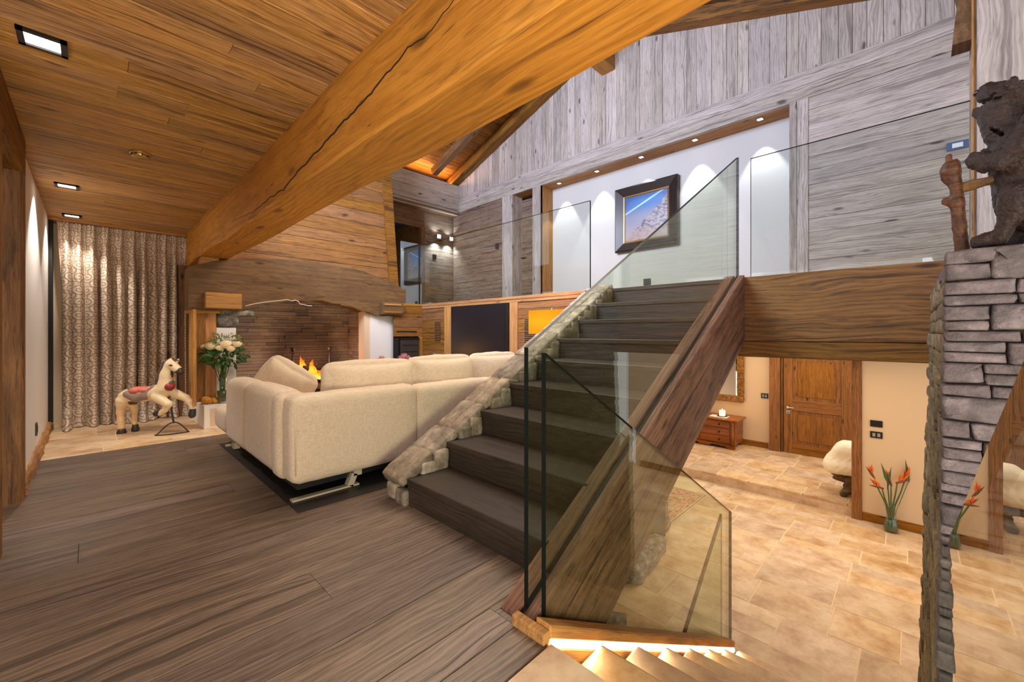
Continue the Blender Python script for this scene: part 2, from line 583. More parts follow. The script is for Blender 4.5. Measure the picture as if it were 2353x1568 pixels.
# ------------------------------------------------------------------ organic shapes: distance fields meshed by surface nets
def d_cap(P, a, b, ra, rb):
    a, b = np.array(a, float), np.array(b, float)
    ab = b - a
    t = np.clip(((P - a) @ ab) / max(ab @ ab, 1e-12), 0, 1)
    return np.linalg.norm(P - a - t[:, None] * ab, axis=1) - (ra + (rb - ra) * t)


def d_ell(P, c, r):
    r = np.array(r, float)
    q = (P - np.array(c, float)) / r
    k0 = np.linalg.norm(q, axis=1)
    k1 = np.linalg.norm(q / r, axis=1)
    return k0 * (k0 - 1) / np.maximum(k1, 1e-9)


def smin(ds, k):
    d = ds[0]
    for e in ds[1:]:
        h = np.clip(0.5 + 0.5 * (e - d) / k, 0, 1)
        d = e * (1 - h) + d * h - k * h * (1 - h)
    return d


def wob(P, f, s=0.0):
    return np.sin(P[:, 0] * f + s) * np.sin(P[:, 1] * f * 1.13 + 1.7 + s) * np.sin(P[:, 2] * f * 0.91 + 0.6 + s)


def nets(name, f, lo, hi, step, mat, parent=None, mtx=None, loc=None, color=None):
    lo, hi = np.array(lo, float), np.array(hi, float)
    n = np.maximum(3, np.ceil((hi - lo) / step).astype(int) + 1)
    ax = [lo[i] + step * np.arange(n[i]) for i in range(3)]
    G = np.stack(np.meshgrid(*ax, indexing='ij'), -1)
    D = f(G.reshape(-1, 3)).reshape(n)
    acc = np.zeros((*(n - 1), 3))
    cnt = np.zeros(tuple(n - 1))
    m = n - 1
    crosses = []
    corner = [(i, j, k) for i in (0, 1) for j in (0, 1) for k in (0, 1)]
    sl = lambda o: tuple(slice(o[i], o[i] + m[i]) for i in range(3))
    for a in corner:
        for d in range(3):
            if a[d] == 1:
                continue
            b = list(a); b[d] = 1
            da, db = D[sl(a)], D[sl(b)]
            cr = (da < 0) != (db < 0)
            t = np.where(cr, da / np.where(cr, da - db, 1), 0)
            pos = np.zeros((*m, 3))
            for q in range(3):
                pos[..., q] = a[q]
            pos[..., d] += t
            acc += pos * cr[..., None]
            cnt += cr
    act = cnt > 0
    idx = -np.ones(tuple(m), int)
    idx[act] = np.arange(act.sum())
    ijk = np.argwhere(act)
    verts = lo + step * (ijk + acc[act] / cnt[act][:, None])
    faces = []
    for d in range(3):
        u, w = (d + 1) % 3, (d + 2) % 3
        s0 = [slice(None)] * 3; s1 = [slice(None)] * 3
        s0[d] = slice(0, n[d] - 1); s1[d] = slice(1, n[d])
        cr = (D[tuple(s0)] < 0) != (D[tuple(s1)] < 0)
        e = np.argwhere(cr)
        ok = (e[:, u] > 0) & (e[:, w] > 0) & (e[:, u] < n[u] - 1) & (e[:, w] < n[w] - 1)
        e = e[ok]
        if len(e) == 0:
            continue
        neg = D[tuple(e.T)] < 0
        quad = []
        for du, dw in ((-1, -1), (0, -1), (0, 0), (-1, 0)):
            c = e.copy(); c[:, u] += du; c[:, w] += dw
            quad.append(idx[tuple(c.T)])
        quad = np.stack(quad, 1)
        quad[~neg] = quad[~neg][:, ::-1]
        faces.append(quad)
    faces = np.concatenate(faces)
    o = mesh(name, verts, faces.tolist(), mat, parent, mtx, loc, smooth=True)
    if color is not None:
        c = color(verts)
        at = o.data.color_attributes.new('Col', 'FLOAT_COLOR', 'POINT')
        at.data.foreach_set('color', np.concatenate([c, np.ones((len(c), 1))], 1).ravel())
    return o

# ================================================================== SETTING
def structure(name, label, data=None, loc=None):
    o = link(name, data, loc=loc)
    return tag(o, label, None, None, 'structure')


def slab(name, lo, hi, mat, label):
    o = box(name, lo, hi, mat)
    return tag(o, label, None, None, 'structure')


Z1 = -1.44     # lower hall floor
Z2 = -1.285    # rear hall floor, one low step up
ZG = 1.62      # gallery floor
XG = 4.0       # gallery edge plane
XB = 5.7       # back wall of the gallery
CZ = 2.47      # flat ceiling

# ---- dark plank floor (grain along X) with its stone strip by the curtain
fl = structure('floor', 'dark smoked oak plank floor of the sitting room')
boards(fl, (-1.2, 0.946, 0), (1, 0, 0), (0, 1, 0), 2.345, 0.30, (0.14, 0.16), M['floor'], T=0.03, lr=(2.6, 4.4), proud=0.001, seed=1)
boards(fl, (-1.2, 1.246, 0), (1, 0, 0), (0, 1, 0), 2.67, 1.125, (0.26, 0.30), M['floor'], T=0.03, lr=(2.8, 4.6), proud=0.001, seed=4)
boards(fl, (-1.2, 2.371, 0), (1, 0, 0), (0, 1, 0), 5.2, 3.149, (0.24, 0.31), M['floor'], T=0.03, lr=(2.8, 4.6), proud=0.001, seed=5)
plank('plank', (1.146, 1.2125, 0), (1, 0, 0), (0, 1, 0), 0.322, 0.0325, 0.03, M['floor'], fl, ch=0.001)
plank('plank', (1.146, 1.1125, 0), (1, 0, 0), (0, 1, 0), 0.027, 0.099, 0.03, M['floor'], fl, ch=0.001)
box('subfloor', (-1.3, 0.95, -0.2), (1.14, 2.36, -0.031), M['dark'], fl)
box('subfloor', (1.14, 1.2, -0.2), (1.46, 2.36, -0.031), M['dark'], fl)
box('subfloor', (-1.3, 2.36, -0.2), (4.0, 7.5, -0.031), M['dark'], fl)
tl = []
g = random.Random(3)
for row, (ya, yb) in enumerate(((5.52, 5.98), (5.98, 6.5), (6.5, 6.95), (6.95, 7.4))):
    x = -0.36 - g.uniform(0, 0.3)
    while x < 1.2:
        l = g.uniform(0.38, 0.62)
        plank('tile', (max(x, -0.4) + 0.004, ya + 0.004, 0.004 + g.uniform(-.001, .001)), (1, 0, 0), (0, 1, 0), x + l - max(x, -0.4) - 0.008, yb - ya - 0.008, 0.03, M['trav'], fl)
        x += l
box('grout_bed', (-0.4, 5.52, -0.03), (1.3, 7.4, -0.001), M['grout'], fl)

# ---- stone landing at the head of the lower flight
ld = structure('floor', 'tan stone landing at the head of the lower flight')
for xa, xb_, ya, yb in ((-0.9, -0.1, -0.4, 0.943), (-0.1, 0.55, 0.3, 0.943), (-0.1, 0.55, -0.4, 0.3), (0.55, 1.165, -0.09, 0.943)):
    plank('tile', (xa + .003, ya + .003, 0.006), (1, 0, 0), (0, 1, 0), xb_ - xa - .006, yb - ya - .006, 0.05, M['trav'], ld, ch=0.006)
box('landing_slab', (-0.9, -0.4, -0.2), (1.15, 0.94, -0.03), M['grout'], ld)

# ---- lower hall floor: opus pattern travertine
lf = structure('floor', 'travertine slab floor of the lower hall')
box('grout_bed', (0.6, -2.4, Z1 - 0.12), (7.5, 3.2, Z1 - 0.0015), M['grout'], lf)


def tiles(parent, x0, x1, y0, y1, z, seed, rows=(0.40, 0.58), lens=(0.42, 0.78)):
    g = random.Random(seed)
    x = x0
    while x < x1 - 0.05:
        w = min(g.choice((rows[0], rows[1], (rows[0] + rows[1]) / 2)), x1 - x)
        y = y0 - g.uniform(0, 0.5)
        while y < y1:
            l = g.uniform(*lens)
            a, b = max(y, y0), min(y + l, y1)
            if b - a > 0.05:
                if w > 0.38 and g.random() < 0.25:
                    h = w * g.uniform(0.42, 0.58)
                    for q0, q1 in ((0, h), (h, w)):
                        plank('tile', (x + q0 + .004, a + .004, z + g.uniform(-.0015, .0015)), (1, 0, 0), (0, 1, 0), q1 - q0 - .008, b - a - .008, 0.03, M['trav'], parent, ch=0.0025)
                else:
                    plank('tile', (x + .004, a + .004, z + g.uniform(-.0015, .0015)), (1, 0, 0), (0, 1, 0), w - .008, b - a - .008, 0.03, M['trav'], parent, ch=0.0025)
            y += l
        x += w


tiles(lf, 2.2, 7.42, -1.4, 2.5, Z1, 8)
rf = structure('floor', 'raised travertine floor before the panelled door')
box('step_riser', (7.45, -1.6, Z1), (7.49, 4.0, Z2 - 0.03), M['trav'], rf)
box('grout_bed', (7.49, -1.6, Z1 - 0.1), (10.0, 4.2, Z2 - 0.0015), M['grout'], rf)
tiles(rf, 7.44, 9.9, -1.2, 4.0, Z2, 15)

# ---- flat plank ceiling
ce = structure('ceiling', 'flat ceiling of old golden pine planks')
boards(ce, (-0.42, 7.32, CZ), (1, 0, 0), (0, -1, 0), 1.36, 8.6, (0.085, 0.16), M['ceil'], T=0.03, lr=(1.2, 2.4), proud=0.002, seed=6)
box('backing', (-0.5, -1.3, CZ + 0.031), (0.95, 7.4, CZ + 0.10), M['dark'], ce)

# ---- big ceiling beam
bmz0, bmz1 = 2.05, 2.60
bm = bmesh.new()
gb = random.Random(2)
N = 60
for i in range(N + 1):
    x = 8.6 * i / N
    e = lambda s: 0.006 * math.sin(x * 2.1 + s) + 0.004 * math.sin(x * 5.3 + 2 * s)
    c = 0.012
    # local frame: X along world -Y ... Y across, Z up ; ring of eight corners
    ring = [(-0.155 + e(1), c), (-0.155 + c + e(1), e(5)), (0.155 - c + e(2), e(5)), (0.155 + e(2), c), (0.155 + e(2), 0.55), (-0.155 + e(1), 0.55)]
    vs = [bm.verts.new((x, yy, zz + (e(3) if zz > .5 else 0))) for yy, zz in ring]
    if i:
        for k in range(6):
            bm.faces.new((pv[k], vs[k], vs[(k + 1) % 6], pv[(k + 1) % 6]))
    else:
        bm.faces.new(vs[::-1])
    pv = vs
bm.faces.new(pv)
beam = bmo('beam', bm, M['beam'], mtx=frame((1.055, 7.27, bmz0), (0, -1, 0), (1, 0, 0)))
tag(beam, 'massive hand-hewn golden timber beam crossing under the ceiling', kind='structure')
# drying crack on its face
cpts = [(4.46, 2.155), (3.80, 2.11), (3.35, 2.105), (2.99, 2.09), (2.73, 2.14), (2.34, 2.17), (2.09, 2.20), (1.87, 2.22), (1.68, 2.26), (1.48, 2.30), (1.31, 2.29), (1.10, 2.35)]
pts = []
for (ya, za), (yb, zb) in zip(cpts[:-1], cpts[1:]):
    for q in range(6):
        t = q / 6
        y = ya + (yb - ya) * t
        sx = 7.27 - y
        e = 0.006 * math.sin(sx * 2.1 + 1) + 0.004 * math.sin(sx * 5.3 + 2)
        pts.append((0.9 + e - 0.0005, y, za + (zb - za) * t + 0.004 * math.sin(y * 31) + 0.003 * math.sin(y * 77)))
o = tube('crack', pts, [0.0015 + 0.0032 * math.sin(math.pi * t / 65) for t in range(66)], M['dark'], beam, n=6)
o.matrix_parent_inverse = beam.matrix_basis.inverted()

# ---- left plaster wall, doorway and rough skirting
wl = slab('wall_left', (-0.55, 4.40, -0.05), (-0.35, 7.40, CZ + 0.05), M['plaster'], 'white plaster wall washed by two downlights')
vs_, fs_ = [], []
NB = 40
for i in range(NB + 1):
    y = 4.41 + 2.9 * i / NB
    w = 0.035 + 0.006 * math.sin(y * 9) + 0.004 * math.sin(y * 23)
    h = 0.10 + 0.008 * math.sin(y * 7 + 1) + 0.006 * math.sin(y * 19)
    vs_ += [(-0.352, y, 0), (-0.35 + w, y, 0), (-0.35 + w * .9, y, h * .75), (-0.35 + w * .4, y, h), (-0.352, y, h)]
    if i:
        for k in range(5):
            fs_.append(((i - 1) * 5 + k, i * 5 + k, i * 5 + (k + 1) % 5, (i - 1) * 5 + (k + 1) % 5))
vs_ = [(y, -x, z) for x, y, z in vs_]
o = mesh('baseboard_left', vs_, fs_ + [(0, 1, 2, 3, 4), tuple(NB * 5 + k for k in (4, 3, 2, 1, 0))], M['trimw'], mtx=Matrix.Rotation(math.pi / 2, 4, 'Z'))
tag(o, 'rough waney-edged skirting log along the plaster wall', kind='structure')

d1 = structure('door_1', 'heavy timber-framed doorway in the plaster wall')
plank('post', (-0.318, 4.40, 0), (0, 0, 1), (0, -1, 0), 2.21, 0.15, 0.30, M['fascia'], d1, ch=0.012)
plank('post', (-0.318, 3.34, 0), (0, 0, 1), (0, -1, 0), 2.21, 0.15, 0.30, M['fascia'], d1, ch=0.012)
plank('lintel', (-0.318, 3.15, 2.21), (0, 1, 0), (0, 0, 1), 1.25, 0.26, 0.30, M['fascia'], d1, ch=0.012)
slab('wall_left', (-0.60, 1.2, -0.05), (-0.352, 3.19, CZ + 0.05), M['plaster'], 'white plaster wall between doorway and entrance')
# room glimpsed through the doorway
slab('wall_far_left', (-1.5, 3.0, -0.05), (-1.4, 4.9, CZ + 0.1), M['plaster_warm'], 'cream wall glimpsed through the timber doorway')

# ---- wall behind the curtain
wf = slab('wall_far', (-0.55, 7.36, -0.05), (1.3, 7.5, CZ + 0.1), M['plaster_warm'], 'plaster wall hidden behind the curtain')
tr = box('trim_1', (-0.35, 7.10, CZ - 0.025), (0.90, 7.36, CZ - 0.002), M['trimw'])
tag(tr, 'pale wooden pelmet strip above the curtain', kind='structure')
tr = box('trim_2', (-0.349, 7.16, 0), (-0.318, 7.36, CZ), M['dark'])
tag(tr, 'dark window reveal beside the curtain edge', kind='structure')
tr = plank('trim_3', (0.98, 7.1, 0), (0, 0, 1), (-1, 0, 0), 2.05, 0.16, 0.2, M['brownwood'], None)
tag(tr, 'brown timber upright between curtain and fireplace', kind='structure')

# ---- gallery back wall
wb = structure('wall_back', 'weathered grey plank wall of the gallery with header beam and lit niche')
box('backing', (XB + 0.36, -1.2, 0.9), (XB + 0.46, 7.6, 6.0), M['dark'], wb)
box('backing', (XB + 0.03, -1.2, 3.86), (XB + 0.36, 7.6, 4.1), M['dark'], wb)


def roof_z(y):
    return 5.86 - 0.350 * abs(y - 3.45)


g = random.Random(12)
y = -0.9
while y < 7.3:
    w = g.uniform(0.11, 0.23)
    h = roof_z(y + w / 2) - 4.12
    plank('plank', (XB + g.uniform(-.004, .004), y, 4.12), (0, 0, 1), (0, 1, 0), max(0.15, h), w - 0.003, 0.025, M['grey'], wb)
    y += w
plank('header', (XB - 0.012, 7.22, 3.97), (0, -1, 0), (0, 0, 1), 8.2, 0.16, 0.36, M['grey'], wb)
plank('header', (XB - 0.012, 7.22, 3.81), (0, -1, 0), (0, 0, 1), 8.2, 0.157, 0.06, M['grey'], wb)
plank('niche_soffit', (XB + 0.345, 5.60, 3.812), (0, -1, 0), (-1, 0, 0), 4.62, 0.30, 0.03, M['trimw'], wb)
plank('soffit_board', (XB + 0.29, 7.3, 3.808), (0, -1, 0), (-1, 0, 0), 1.75, 0.295, 0.03, M['trimw'], wb)
# horizontally boarded bays
boards(wb, (XB, 7.40, ZG), (0, -1, 0), (0, 0, 1), 1.585, 2.19, (0.12, 0.21), M['panel'], T=0.03, seed=21)
boards(wb, (XB, 0.84, ZG), (0, -1, 0), (0, 0, 1), 1.7, 2.19, (0.14, 0.24), M['grey'], T=0.03, seed=22)
# posts
plank('post', (XB - 0.02, 5.538, ZG), (0, 0, 1), (0, 1, 0), 2.19, 0.277, 0.30, M['grey'], wb, ch=0.008)
plank('post', (XB - 0.02, 4.821, ZG), (0, 0, 1), (0, 1, 0), 2.19, 0.19, 0.06, M['grey'], wb, ch=0.002)
plank('post', (XB + 0.36, 4.821, ZG), (0, 0, 1), (-1, 0, 0), 2.19, 0.37, 0.06, M['trimw'], wb, ch=0.004)
plank('post', (XB - 0.015, 0.95, ZG), (0, 0, 1), (0, 1, 0), 2.19, 0.073, 0.35, M['grey'], wb, ch=0.004)
plank('post', (XB - 0.012, 0.84, ZG), (0, 0, 1), (0, 1, 0), 2.19, 0.108, 0.30, M['grey'], wb, ch=0.004)
box('niche_plaster', (XB + 0.345, 0.95, ZG), (XB + 0.37, 4.90, 3.84), M['plaster_niche'], wb)

# recessed corridor door beside the niche
d2 = structure('door_2', 'flush boarded corridor door recessed beside the lit niche')
boards(d2, (XB + 0.27, 5.56, ZG), (0, -1, 0), (0, 0, 1), 0.56, 2.14, (0.14, 0.22), M['panel'], T=0.03, seed=23)
o = box('door_handle', (XB + 0.215, 5.40, 2.60), (XB + 0.235, 5.52, 2.62), M['blackmetal'], d2, bev=0.006)
box('door_handle', (XB + 0.235, 5.49, 2.595), (XB + 0.27, 5.52, 2.625), M['blackmetal'], d2, bev=0.004)

# ---- roof: two boarded slopes and gable rafters
rl = structure('roof', 'boarded roof slope falling towards the chimney')
c35 = math.cos(math.atan(0.35)); s35 = math.sin(math.atan(0.35))
boards(rl, (0.6, 3.45 + 4.05, 5.95 - 0.35 * 4.05), (1, 0, 0), (0, -c35, s35), 5.3, 4.05 / c35, (0.16, 0.26), M['hood'], T=0.03, seed=31)
rr = structure('roof', 'boarded roof slope falling towards the timber post')
boards(rr, (0.6, 3.45, 5.95), (1, 0, 0), (0, -c35, -s35), 5.3, 5.2 / c35, (0.18, 0.30), M['brownwood'], T=0.03, seed=32)
for nm, sg, L, lab in (('beam', 1, 4.1, 'gable rafter rising from the cove-lit eave'), ('beam', -1, 4.7, 'gable rafter descending behind the timber post')):
    o = plank(nm, (XB - (0.005 if sg > 0 else 0.185), 3.45, 5.90), (0, sg * c35, -s35), (-sg, 0, 0), L / c35, 0.18, 0.17, M['fascia'], None, ch=0.006)
    if sg < 0:
        pass
    tag(o, lab, kind='structure')
o = plank('beam', (XB, 3.31, 5.24), (-1, 0, 0), (0, 1, 0), 5.0, 0.24, 0.30, M['trimw'], None, ch=0.01)
o.location.z = 5.24
tag(o, 'ridge beam end projecting from the gable boards', kind='structure')
o = plank('beam', (4.95, 7.2, 4.58), (0, -c35, s35), (1, 0, 0), 3.9, 0.12, 0.16, M['brownwood'], None, ch=0.01)
tag(o, 'slim dark rafter standing before the orange cove glow', kind='structure')

# ---- boarded eave band, soffit and end wall of the corridor
ew = structure('wall_corridor', 'boarded eave band and end wall of the gallery corridor')
boards(ew, (3.2, 7.2, 3.84), (1, 0, 0), (0, 0, 1), 2.5, 0.55, (0.26, 0.29), M['grey'], T=0.05, seed=41)
plank('lip', (3.2, 7.24, 3.74), (1, 0, 0), (0, 0, 1), 2.5, 0.11, 0.05, M['grey'], ew)
boards(ew, (3.2, 7.6, 3.75), (1, 0, 0), (0, -1, 0), 2.6, 0.4, (0.13, 0.2), M['brownwood'], T=0.03, seed=42)
boards(ew, (4.98, 7.47, ZG), (1, 0, 0), (0, 0, 1), 0.8, 2.15, (0.14, 0.22), M['panel'], T=0.04, seed=43)
plank('lintel', (3.2, 7.47, 3.38), (1, 0, 0), (0, 0, 1), 1.78, 0.40, 0.06, M['brownwood'], ew)
plank('jamb', (4.99, 7.46, ZG), (0, 0, 1), (-1, 0, 0), 1.78, 0.10, 0.10, M['brownwood'], ew)
box('passage_back', (3.2, 8.7, ZG), (5.0, 8.75, 3.6), M['dark'], ew)
box('passage_ceiling', (2.6, 7.5, 3.56), (5.05, 8.75, 3.62), M['dark'], ew)
box('passage_side', (3.1, 7.5, ZG), (3.16, 8.75, 3.6), M['brownwood'], ew)
box('passage_side', (5.0, 7.55, ZG), (5.06, 8.75, 3.6), M['brownwood'], ew)
box('closure', (0.9, 7.78, 1.5), (6.3, 7.85, 6.2), M['dark'], ew)
bpy.data.objects['closure'].location.z += 2.35
box('return_backing', (3.46, 6.085, 0.0), (4.3, 6.10, 1.58), M['dark'], ew)
co = box('cove_light', (4.55, 7.24, 4.30), (5.66, 7.27, 4.33), M['coveglow'])
tag(co, 'glowing orange cove strip hidden behind the eave band', 'cove light')

# ---- gallery floor slab, fascia, media wall
gs = slab('floor', (XG + 0.03, -1.2, 0.96), (XB + 0.45, 7.6, ZG - 0.004), M['brownwood'], 'gallery floor slab behind the brown fascia')
fa = structure('trim_4', 'broad brown timber fascia under the gallery glass')
plank('plank', (XG, 1.10, 1.06), (0, -1, 0), (0, 0, 1), 1.5, 0.562, 0.06, M['fascia'], fa, ch=0.006)
plank('plank', (XG, 1.10, 0.924), (0, -1, 0), (0, 0, 1), 1.5, 0.134, 0.06, M['fascia'], fa, ch=0.006)
wm = structure('wall_media', 'golden boarded wall that holds the television')
plank('cap', (XG - 0.02, 6.07, 1.585), (0, -1, 0), (0, 0, 1), 3.37, 0.04, 0.08, M['trimw'], wm)
plank('rail', (XG - 0.012, 6.06, 1.545), (0, -1, 0), (0, 0, 1), 3.36, 0.04, 0.03, M['trimw'], wm)
boards(wm, (XG, 6.06, 0.3), (0, -1, 0), (0, 0, 1), 0.64, 1.24, (0.13, 0.2), M['hood'], T=0.03, seed=51)
boards(wm, (XG, 3.79, 0.3), (0, -1, 0), (0, 0, 1), 1.09, 1.24, (0.13, 0.2), M['hood'], T=0.03, seed=52)
plank('stile', (XG - 0.015, 5.225, 0.3), (0, 0, 1), (0, 1, 0), 1.245, 0.19, 0.04, M['trimw'], wm)
plank('stile', (XG - 0.015, 3.785, 0.3), (0, 0, 1), (0, 1, 0), 1.245, 0.15, 0.04, M['trimw'], wm)
plank('shelf', (XG - 0.06, 5.225, 0.66), (0, -1, 0), (0, 0, 1), 1.3, 0.06, 0.12, M['trimw'], wm)
box('tv_recess', (XG + 0.04, 3.93, 0.3), (XG + 0.06, 5.23, 1.56), M['dark'], wm)
box('return_end', (XG - 0.004, 2.70, 0.9), (XG + 0.2, 2.72, 1.62), M['trimw'], wm)
boards(wm, (3.45, 6.06, 1.07), (1, 0, 0), (0, 0, 1), 0.55, 0.52, (0.12, 0.2), M['hood'], T=0.03, seed=53)
boards(wm, (3.45, 6.06, 0.0), (1, 0, 0), (0, 0, 1), 0.55, 0.5, (0.12, 0.2), M['hood'], T=0.03, seed=54)
plank('cap', (3.45, 6.05, 1.585), (1, 0, 0), (0, 0, 1), 0.56, 0.04, 0.3, M['trimw'], wm)
plank('stile', (4.0, 6.055, 0.5), (0, 0, 1), (-1, 0, 0), 0.57, 0.075, 0.03, M['trimw'], wm)
o = box('slot', (3.50, 6.052, 1.145), (3.88, 6.07, 1.165), M['dark'], wm)

# ---- lower hall walls
slab('wall_lower_right', (7.40, -1.8, Z1), (7.60, 0.49, 0.96), M['plaster_warm'], 'cream wall behind the orange flowers')
bb = plank('baseboard_right', (7.385, 0.49, Z1), (0, -1, 0), (0, 0, 1), 2.2, 0.115, 0.014, M['door'], None)
tag(bb, 'brown skirting board behind the flower vase', kind='structure')
po = plank('trim_5', (7.36, 0.487, Z1), (0, 0, 1), (0, 1, 0), 2.4, 0.11, 0.24, M['door'], None, ch=0.008)
tag(po, 'timber door post at the edge of the cream wall', kind='structure')
slab('wall_lower_back', (9.86, 0.0, Z2 - 0.1), (10.0, 4.4, 0.96), M['plaster_warm'], 'cream wall of the rear hall behind the chest')
bb = plank('baseboard_back', (9.845, 4.2, Z2), (0, -1, 0), (0, 0, 1), 2.06, 0.12, 0.014, M['door'], None)
tag(bb, 'brown skirting board beside the chest of drawers', kind='structure')
slab('wall_lower_left', (4.1, 2.75, Z1), (9.9, 2.8, 0.9), M['plaster_warm'], 'cream side wall behind the staircase')
bpy.data.objects['wall_lower_left'].location.y += 1.6

wr = structure('wall_right', 'brown boarded wall beyond the lower steps')
boards(wr, (2.2, -1.30, -1.5), (-1, 0, 0), (0, 0, 1), 3.2, 4.6, (0.18, 0.28), M['brownwood'], T=0.04, seed=61)

slab('wall_front', (-1.4, -1.3, 2.58), (-1.3, 7.6, 6.2), M['brownwood'], 'unseen gable wall added above the flat ceiling')  # unseen wall added to stop the sky hazing the gallery glass

# ================================================================== STAIRS, GLASS, STONE
st = empty('staircase', (1.45, 1.8, 0), 'dark wooden staircase climbing to the gallery between stone wall and stringer', 'staircase')


def loc(parent_loc, p):
    return tuple(a - b for a, b in zip(p, parent_loc))


SB = (1.45, 1.8, 0)
GO = 0.319
for i in range(9):
    x = 1.449 + GO * i
    z = 0.18 * (i + 1)
    # riser: facing -X, grain along Y
    plank('riser', loc(SB, (x + 0.006, 2.38, z - 0.18)), (0, -1, 0), (0, 0, 1), 1.19, 0.15, 0.03, M['tread'], st, ch=0.002)
    if i < 8:
        plank('tread', loc(SB, (x - 0.008, 2.38, z)), (0, -1, 0), (1, 0, 0), 1.19, GO + 0.022, 0.034, M['tread'], st, ch=0.005)
    else:
        plank('tread', loc(SB, (x - 0.008, 2.38, z)), (0, -1, 0), (1, 0, 0), 1.19, 0.12, 0.034, M['tread'], st, ch=0.005)


def sheared(name, x0, x1, z0, slope, h, y0, y1, mat, parent=None, off=(0, 0, 0), L=None):
    """Sloping timber in the XZ plane between y0 and y1; local X runs along the slope so the grain follows it."""
    a = math.atan(slope)
    Lx = (x1 - x0)
    # plumb-cut ends: local polygon in rotated frame
    ca, sa = math.cos(a), math.sin(a)
    P = [(0, 0), (Lx, slope * Lx), (Lx, slope * Lx - h), (0, -h)]
    Q = [(px * ca + pz * sa, -px * sa + pz * ca) for px, pz in P]
    vs, fs = [], []
    c = 0.006
    for (yy, cc) in ((y0, 1), (y1, 1)):
        vs += [(qx, yy, qz) for qx, qz in Q]
    fs = [(0, 1, 2, 3), (7, 6, 5, 4), (0, 4, 5, 1), (1, 5, 6, 2), (2, 6, 7, 3), (3, 7, 4, 0)]
    bm = bmesh.new()
    bv = [bm.verts.new((v[0], v[1] - y0, v[2])) for v in vs]
    for f in fs:
        bm.faces.new([bv[k] for k in f])
    bmesh.ops.bevel(bm, geom=bm.edges[:], offset=c, segments=1, affect='EDGES')
    m = Matrix.Translation(Vector((x0, y0, z0)) - Vector(off)) @ Matrix.Rotation(-a, 4, 'Y')
    return bmo(name, bm, mat, parent, mtx=m)


SL = 0.579
# stringer with a groove that holds the glass
sheared('stringer', 1.175, 3.99, 0.012, SL, 0.59, 1.045, 1.098, M['string'], st, SB)
sheared('stringer', 1.175, 3.99, 0.012, SL, 0.40, 1.124, 1.21, M['string'], st, SB)
sheared('stringer', 1.175, 3.99, -0.008, SL, 0.36, 1.0985, 1.1235, M['dark'], st, SB)
nb = box('newel_block', loc(SB, (1.135, 0.948, 0.0)), loc(SB, (1.172, 1.11, 0.045)), M['trimw'], st, bev=0.006)
nb.rotation_euler = (0, 0, 0)


def pane(name, poly, mtx, label, group=None, th=0.022, edge='gedge', mat='glass'):
    o = prism(name, poly, th, M[mat], None, mtx, M[edge])
    return tag(o, label, 'glass panel', group)


pane('glass_balustrade', [(1.222, 0.03), (1.222, 1.075), (4.02, 2.697), (4.02, 1.64)], plane_y(1.111), 'tall glass panel rising along the red-brown stair stringer')
pane('glass_balustrade', [(1.238, 0.005), (1.238, 1.055), (3.545, -0.29), (3.545, -1.31)], plane_y(1.033), 'glass panel descending beside the lit stone steps')
pane('glass_balustrade', [(2.655, ZG), (6.18, ZG), (6.18, 2.66), (2.655, 2.66)], plane_x(XG + 0.02), 'clear gallery glass panel above the television wall', mat='glassgal')
pane('glass_balustrade', [(-0.275, ZG), (1.005, ZG), (1.005, 2.655), (-0.275, 2.655)], plane_x(XG + 0.02), 'clear gallery glass panel above the brown fascia', mat='glassgal')
pane('glass_balustrade', [(3.66, 1.63), (4.07, 1.63), (4.07, 2.69), (3.66, 2.69)], plane_y(6.2), 'short mirror-like glass panel above the chimney shoulder', edge='gedge_light', mat='glassrefl')
pane('glass_balustrade', [(0.25, 1.315), (2.015, 0.405), (2.015, -0.95), (0.25, 0.0)], plane_y(-0.092), 'glass panel running into the rough stone wall')

tp = empty('glass_infill', (3.0, 1.062, -0.9), 'triangular greenish glass infill with a dark sloping edge behind the descending pane', 'glass panel')
GM = Matrix(((1, 0, 0, 0), (0, 0, -1, 0), (0, 1, 0, 0), (0, 0, 0, 1)))
prism('pane', [(-0.34, 0.04), (0.43, 0.61), (0.43, -0.36), (-0.20, -0.02)], 0.008, M['glass'], tp, GM, M['gedge'])
prism('edge_profile', [(-0.355, 0.055), (0.415, 0.625), (0.415, 0.585), (-0.335, 0.028)], 0.014, M['gedge'], tp, GM)
# ---- lower flight
lo = empty('lower_stairs', (1.16, 0.4, 0), 'short flight of stone steps lit by a strip and leading down', 'stairs')
LB = (1.16, 0.4, 0)
for i in range(1, 8):
    x = 1.16 + GO * (i - 1)
    z = -0.18 * i
    bmt = bmesh.new()
    bx(bmt, (0, 0, 0), (GO + 0.035, 0.972, 0.05), bev=0.012, seg=2)
    bmo('step', bmt, M['trav'], lo, loc=loc(LB, (x + GO / 2 + 0.01, 0.456, z - 0.025)))
    box('step_riser', loc(LB, (x - 0.02, -0.03, z)), loc(LB, (x + 0.01, 0.942, z + 0.135)), M['trav'], lo)
box('step_riser', loc(LB, (1.16 + GO * 7 - 0.02, -0.03, Z1)), loc(LB, (1.16 + GO * 7 + 0.01, 0.942, -1.31)), M['trav'], lo)
RZ0 = lambda x: 0.084 - 0.566 * (x - 1.134)
sheared('side_string', 1.173, 3.365, RZ0(1.173), -0.566, 0.052, 0.946, 1.020, M['trimw'], lo, LB)
sheared('side_string', 1.173, 3.365, RZ0(1.173) - 0.052, -0.566, 0.036, 0.962, 1.020, M['trimw'], lo, LB)
sheared('side_string', 1.173, 3.365, RZ0(1.173) - 0.086, -0.566, 0.36, 0.950, 1.020, M['trimw'], lo, LB)
led = sheared('led_strip', 1.178, 3.362, RZ0(1.178) - 0.050, -0.566, 0.036, 0.947, 0.958, M['led'], lo, LB)
